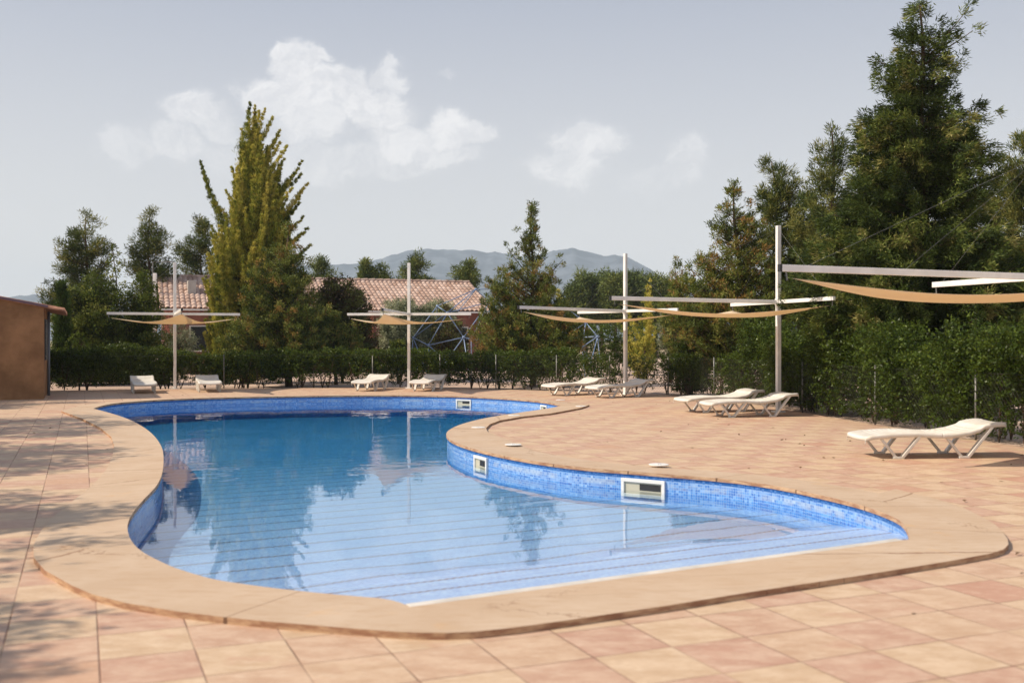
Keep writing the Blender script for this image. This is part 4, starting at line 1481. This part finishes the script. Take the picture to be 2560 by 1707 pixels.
# ---------------------------------------------------------------- hedges
def hedge(name, line, h0, h1, thick, seed, label, dens=1500, low=.13, front=0.0, gap=None, leaf=.05, tall=None, out=1):
    rng = np.random.default_rng(seed)
    P = np.array(line, float)
    seg = np.linalg.norm(np.diff(P, axis=0), axis=1)
    cum = np.concatenate([[0], np.cumsum(seg)])
    T = cum[-1]
    root = empty(name, (P[0][0], P[0][1], 0))
    props(root, label, 'hedge')
    off = np.array([P[0][0], P[0][1], 0])

    def loc(s):
        x = np.interp(s, cum, P[:, 0]); y = np.interp(s, cum, P[:, 1])
        e = .05
        tx = np.interp(s + e, cum, P[:, 0]) - np.interp(s - e, cum, P[:, 0])
        ty = np.interp(s + e, cum, P[:, 1]) - np.interp(s - e, cum, P[:, 1])
        n = np.hypot(tx, ty) + 1e-9
        return x, y, -ty / n * out, tx / n * out
    # bushes along the run, each with its own stems
    nb = int(T / .33)
    sb = np.sort(rng.random(nb) * T)
    tm = MB()
    for s in sb:
        x, y, nx, ny = loc(s)
        o_ = thick * (.25 + .5 * rng.random())
        bx, by = x + nx * o_, y + ny * o_
        for q in range(rng.integers(4, 8)):
            a = rng.random() * 6.28
            l = .10 + .28 * rng.random()
            hh = (h0 + .12) * (.5 + .5 * rng.random())
            tm.tube([(bx - off[0], by - off[1], -.03), (bx - off[0] + .4 * l * math.cos(a), by - off[1] + .4 * l * math.sin(a), hh * .45), (bx - off[0] + l * math.cos(a), by - off[1] + l * math.sin(a), hh)],
                    [.011, .008, .004], 4, False)
    tm.build('stems', TWIG, root)['kind'] = 'stuff'
    N = int(T * dens / 12 * 4.5)
    s = rng.random(N) * T
    g = gap(s) if gap is not None else np.ones(N)
    f = rng.random(N)
    hloc = np.interp(s, np.linspace(0, T, 60), h1 + .05 * rng.normal(size=60)) * (tall(s) if tall is not None else 1)
    lo = .10
    z = lo + (hloc - lo) * (1 - (1 - f) ** 1.0)
    # thin out low down
    patch = np.interp(s, np.linspace(0, T, int(T * 2.2)), rng.random(int(T * 2.2)))
    keep = rng.random(N) < g * np.clip((z / hloc - .02) * 1.75 + .45 * (patch - .45), low, 1)
    s, z, hloc = s[keep], z[keep], hloc[keep]
    x, y, nx, ny = loc(s)
    u_ = rng.random(len(s)) ** 1.3
    bulge = .09 * np.sin(s * 3.1 + seed) + .07 * np.sin(s * 7.3 + z * 4) + .05 * np.sin(z * 9 + s * 11)
    o_ = bulge - front * rng.random(len(s)) + thick * np.where(z > hloc * .92, rng.random(len(s)), u_)
    c = np.stack([x + nx * o_, y + ny * o_, z], -1) - off
    d_ = np.stack([-nx * .5, -ny * .5, np.full(len(s), .6)], -1)
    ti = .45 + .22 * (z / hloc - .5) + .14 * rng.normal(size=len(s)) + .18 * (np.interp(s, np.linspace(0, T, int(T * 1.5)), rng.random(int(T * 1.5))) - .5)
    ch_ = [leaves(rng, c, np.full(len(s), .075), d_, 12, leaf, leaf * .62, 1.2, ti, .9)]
    # fresh shoots over the clipped top
    M = int(T * 5)
    s2 = rng.random(M) * T
    x, y, nx, ny = loc(s2)
    h2 = np.interp(s2, np.linspace(0, T, 60), np.full(60, h1)) * (tall(s2) if tall is not None else 1)
    o2 = thick * rng.random(M)
    c2 = np.stack([x + nx * o2, y + ny * o2, h2 + .05 * rng.random(M)], -1) - off
    ch_.append(leaves(rng, c2, np.full(M, .05), np.tile([0, 0, 1.0], (M, 1)), 7, leaf, leaf * .5, .5, np.full(M, .8), 1.3))
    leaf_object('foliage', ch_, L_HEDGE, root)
    return root


FARH = FENCE[:10]
hedge('privet_hedge', [(x, y + .12) for x, y in FARH[:8]], .78, 1.07, .62, 101, 'long clipped privet hedge along the far edge of the deck', dens=2100,
      tall=lambda s: 1 + .04 * np.sin(s * .9) + .10 * np.exp(-((s - 2.2) / .9) ** 2))
hedge('privet_hedge', [(1.75, 27.65), (3.05, 26.85), (4.1, 26.05), (4.78, 25.0), (5.15, 23.6)], .8, 1.0, .5, 102, 'thin gappy stretch of hedge behind the third parasol and the fence posts', front=.1, dens=1250,
      gap=lambda s: .35 + .65 * (np.sin(s * 2.3 + .4) > -.2), leaf=.045)
hedge('privet_hedge', [(5.20, 23.4), (5.42, 21.2), (5.60, 19.6), (6.0, 16.9), (6.70, 13.2), (7.36, 9.3)], 1.05, 1.62, 1.0, 103, 'tall untrimmed hedge behind the wire fence on the right', dens=3000, low=.42, front=.16,
      tall=lambda s: .95 + .14 * np.sin(s * 1.3 + 1) + .09 * np.sin(s * 3.1) + .06 * np.sin(s * 6.7), leaf=.05)
hedge('tall_hedge', [(1.3, 41), (9.0, 40)], 1.0, 1.95, 1.2, 104, 'broad clipped hedge far behind the third parasol', dens=1300, leaf=.07)
tree('privet_bush', [(765, 1580, 1600), (785, 1553, 1635), (820, 1545, 1645), (860, 1550, 1640), (900, 1565, 1630)], 26.6, 1592, 905, 111, L_HEDGE,
     'dense dark green privet bush among the gaps of the fence', 'bush', nb=150, rise=.8, crad=.15, k=50, ln=.055, wd=.034, spread=1.3, trunk_r=.04, tmean=.5, tipr=.8)
tree('privet_bush', [(768, 1795, 1830), (790, 1770, 1860), (830, 1748, 1880), (870, 1745, 1880), (905, 1755, 1870)], 23.4, 1810, 925, 112, L_HEDGE,
     'sunlit privet bush at the foot of the large thuja', 'bush', nb=170, rise=.8, crad=.15, k=50, ln=.055, wd=.034, spread=1.3, trunk_r=.04, tmean=.6, tipr=.8)
tree('dry_shrub', [(815, 1690, 1745), (835, 1665, 1765), (870, 1650, 1765), (905, 1660, 1755)], 25.9, 1710, 908, 113, L_DRY,
     'brown half bare shrub between two fence posts', 'shrub', nb=70, rise=1.2, crad=.1, k=20, ln=.04, wd=.02, spread=1.2, trunk_r=.025, fill=.7)
tree('privet_bush', [(768, 165, 185), (785, 150, 205), (800, 145, 210), (812, 145, 210)], 29.0, 178, 885, 114, L_HEDGE,
     'fresh light shoots standing above the left end of the hedge', 'bush', nb=40, rise=2, crad=.08, k=26, ln=.05, wd=.02, spread=.6, updir=.7, tmean=.95, trunk_r=.02)

# ---------------------------------------------------------------- wire fence
fn = empty('wire_fence', (FENCE[0][0], FENCE[0][1], 0))
props(fn, 'chain link fence on thin grey posts along the hedge', 'fence')
fo = Vector((FENCE[0][0], FENCE[0][1], 0))
FL = [np.array((x, y)) for x, y in FENCE]
fcum = seg_len(FL)


def fat(s):
    return np.array([np.interp(s, fcum, [p[0] for p in FL]), np.interp(s, fcum, [p[1] for p in FL])])


for sx in (560, 931, 1100, 1240, 1391, 1524, 1671, 1785, 2006, 2188, 2440):
    ray = (sx - CX) / F
    best = min(np.linspace(0, fcum[-1], 4000), key=lambda s: abs(fat(s)[0] / max(fat(s)[1], .1) - ray))
    x, y = fat(best)
    p = MB(); p.tube([(x - fo.x, y - fo.y, -.03), (x - fo.x, y - fo.y, .98)], .016, 8); p.build('post', GALV, fn, smooth=True)
wm = MB()
HF, cell_ = .92, .075
n = int(fcum[-1] / cell_)
k0 = int((fcum[-1] - 33.0) / cell_)
zst = HF / 6
for k in range(max(k0, 0), n):
    s0 = k * cell_
    if fat(s0)[1] < 7.5:
        break
    for sg in (1, -1):
        P_ = []
        for q in range(3):
            s_ = np.clip(s0 + sg * HF * q / 2, 0, fcum[-1])
            a = fat(s_)
            P_.append((a[0] - fo.x, a[1] - fo.y, .02 + HF * q / 2))
        wm.tube(P_, .0011, 3, False)
for z_ in (.03, .94):
    wm.tube([(p[0] - fo.x, p[1] - fo.y, z_) for p in FL], .003, 4, False)
wm.build('wire_mesh', WIRE, fn)

# ---------------------------------------------------------------- climbing frame of blue tubes
def frame_obj():
    nd = {'A': (1189.5, 723.5, 36.6), 'B': (1222.6, 755, 38.2), 'C': (1093.4, 765.2, 35.4), 'D': (1118, 782, 34.4), 'E': (1032.9, 844, 35.2), 'Fn': (1071, 863, 34.0),
          'G': (1159, 843, 34.2), 'Hh': (1090, 846, 37.6), 'I': (1178, 849, 38.6), 'J': (1232, 862, 35.0), 'K': (1392, 752, 38.0), 'L_': (1464, 806, 37.5), 'M': (1494, 841, 37.0),
          'N': (1455, 868, 35.0), 'O': (1300, 720, 38.5), 'P': (1350, 768, 35.2), 'Q': (1290, 800, 34.2), 'T': (1402, 850, 34.4), 'U': (1340, 858, 33.8), 'V': (1420, 845, 38.8), 'W': (1300, 845, 39.0)}
    co = {k_: pt(*v_) for k_, v_ in nd.items()}
    for k_, dx_, dy_ in (('E', -.08, -.2), ('Fn', .1, -.4), ('G', .25, -.3), ('J', .1, -.4), ('M', .15, 0), ('N', .1, -.3), ('T', .05, -.3), ('U', 0, -.4), ('Hh', -.1, .4), ('I', 0, .5), ('V', .1, .5), ('W', 0, .5)):
        g = co[k_].copy(); g[0] += dx_; g[1] += dy_; g[2] = -.03
        co[k_ + 'g'] = g
    ed = ['A-B', 'A-C', 'A-D', 'A-Hh', 'B-D', 'B-I', 'C-D', 'C-E', 'C-Hh', 'D-E', 'D-G', 'D-Fn', 'B-G', 'B-J', 'E-Fn', 'Fn-G', 'G-J', 'E-Hh', 'Hh-I', 'G-I', 'D-Hh', 'A-O', 'B-O', 'B-Q', 'O-Q', 'O-K', 'O-P', 'P-K', 'P-Q',
          'Q-J', 'Q-U', 'K-L_', 'L_-M', 'L_-P', 'M-N', 'N-T', 'T-U', 'U-J', 'P-T', 'P-U', 'L_-N', 'L_-T', 'K-V', 'V-M', 'W-V', 'W-I', 'O-W',
          'E-Eg', 'Fn-Fng', 'G-Gg', 'J-Jg', 'M-Mg', 'N-Ng', 'T-Tg', 'U-Ug', 'Hh-Hhg', 'I-Ig', 'V-Vg', 'W-Wg', 'E-Fng', 'Fn-Gg', 'G-Fng', 'J-Ug', 'N-Mg', 'T-Ng', 'M-Ng']
    c0 = np.array([co['G'][0], co['G'][1], -.03])
    r_ = empty('tube_climber', tuple(c0))
    props(r_, 'angular climbing frame of thin blue tubes behind the hedge', 'climbing frame')
    for e in ed:
        a, b = e.split('-')
        m = MB(); m.tube([tuple(co[a] - c0), tuple(co[b] - c0)], .018, 6); m.build('tube', BLUE_TUBE, r_, smooth=True)
    j = MB()
    for k_, p in co.items():
        if not k_.endswith('g') or k_ == 'G':
            j.lathe(tuple(p - c0 - np.array([0, 0, .045])), [(.02, 0), (.05, .02), (.05, .07), (.02, .09)], 10)
    j.build('joints', BLUE_TUBE, r_, smooth=True)


frame_obj()

# ---------------------------------------------------------------- trees left of the frame: they shade the left of the deck
def shade_tree(x, y, h, r, seed, lab):
    rng = np.random.default_rng(seed)
    root = empty('shade_tree', (x, y, 0))
    props(root, lab, 'tree')
    tm = MB()
    tm.tube([(0, 0, 0), (.1, 0, h * .4), (0, .1, h * .8)], [.16, .12, .05], 8)
    cs = []
    for i in range(int(46 * r)):
        v_ = unit(rng.normal(size=3)) * r * (.45 + .55 * rng.random())
        c = np.array([v_[0], v_[1], h * .70 + v_[2] * .45])
        cs.append(c)
        if i % 3 == 0:
            tm.tube([(0, 0, h * .45), tuple(c * .6 + np.array([0, 0, h * .2])), tuple(c)], [.05, .03, .01], 5, False)
    tm.build('trunk', BARK, root, smooth=True)
    cs = np.array(cs)
    leaf_object('crown', [leaves(rng, cs, np.full(len(cs), .42), np.tile([0, 0, .5], (len(cs), 1)), 130, .11, .06, 1.3, np.full(len(cs), .5))], L_BUSH, root)


for a in [(-7.8, 3.2, 6.0, 1.6, 201, 'leafy tree outside the left edge that dapples the nearest paving'),
          (-9.8, 6.4, 6.8, 2.0, 202, 'leafy tree outside the left edge beside the near end of the pool'),
          (-12.2, 10.6, 7.2, 2.3, 203, 'leafy tree outside the left edge beside the middle of the pool'),
          (-14.3, 15.0, 7.4, 2.8, 204, 'leafy tree outside the left edge beside the far end of the pool'),
          (-18.2, 20.5, 8.0, 3.0, 205, 'leafy tree beside the ochre building')]:
    shade_tree(*a)

# ---------------------------------------------------------------- a few dry leaves on the paving
rl = np.random.default_rng(77)
pc = []
while len(pc) < 90:
    x, y = rl.uniform(-9, 7), rl.uniform(4.2, 27)
    if rl.random() < (.35 if x < 3 else 1) and not in_poly(x, y, OUT2) and abs(x) < y * .55:
        pc.append((x, y, .008))
lq, lt = leaves(rl, np.array(pc), np.full(len(pc), .004), np.tile([1.0, 0, 0.1], (len(pc), 1)), 1, .05, .028, .9, np.full(len(pc), .35))
lq[:, 2] = np.clip(lq[:, 2], .004, .02)
fl = np_mesh('fallen_leaves', lq, np.arange(len(lq)).reshape(-1, 4), L_DRY, None, lt)
props(fl, 'scattered small dry leaves on the paving', 'leaves', None, 'stuff')

# ---------------------------------------------------------------- haze
hz = MB()
hz.box((0, 0, 135), (8410, 8410, 272.06))
hm, t = new_mat('haze')
pvn = t.n('ShaderNodeVolumePrincipled')
pvn.inputs['Color'].default_value = (.74, .87, 1.0, 1)
pvn.inputs['Density'].default_value = .00024
pvn.inputs['Anisotropy'].default_value = 0.0
ho = t.n('ShaderNodeOutputMaterial')
t.t.links.new(pvn.outputs[0], ho.inputs['Volume'])
haze = hz.build('haze', hm)
haze.location = (0, 0, 0)
haze['kind'] = 'stuff'
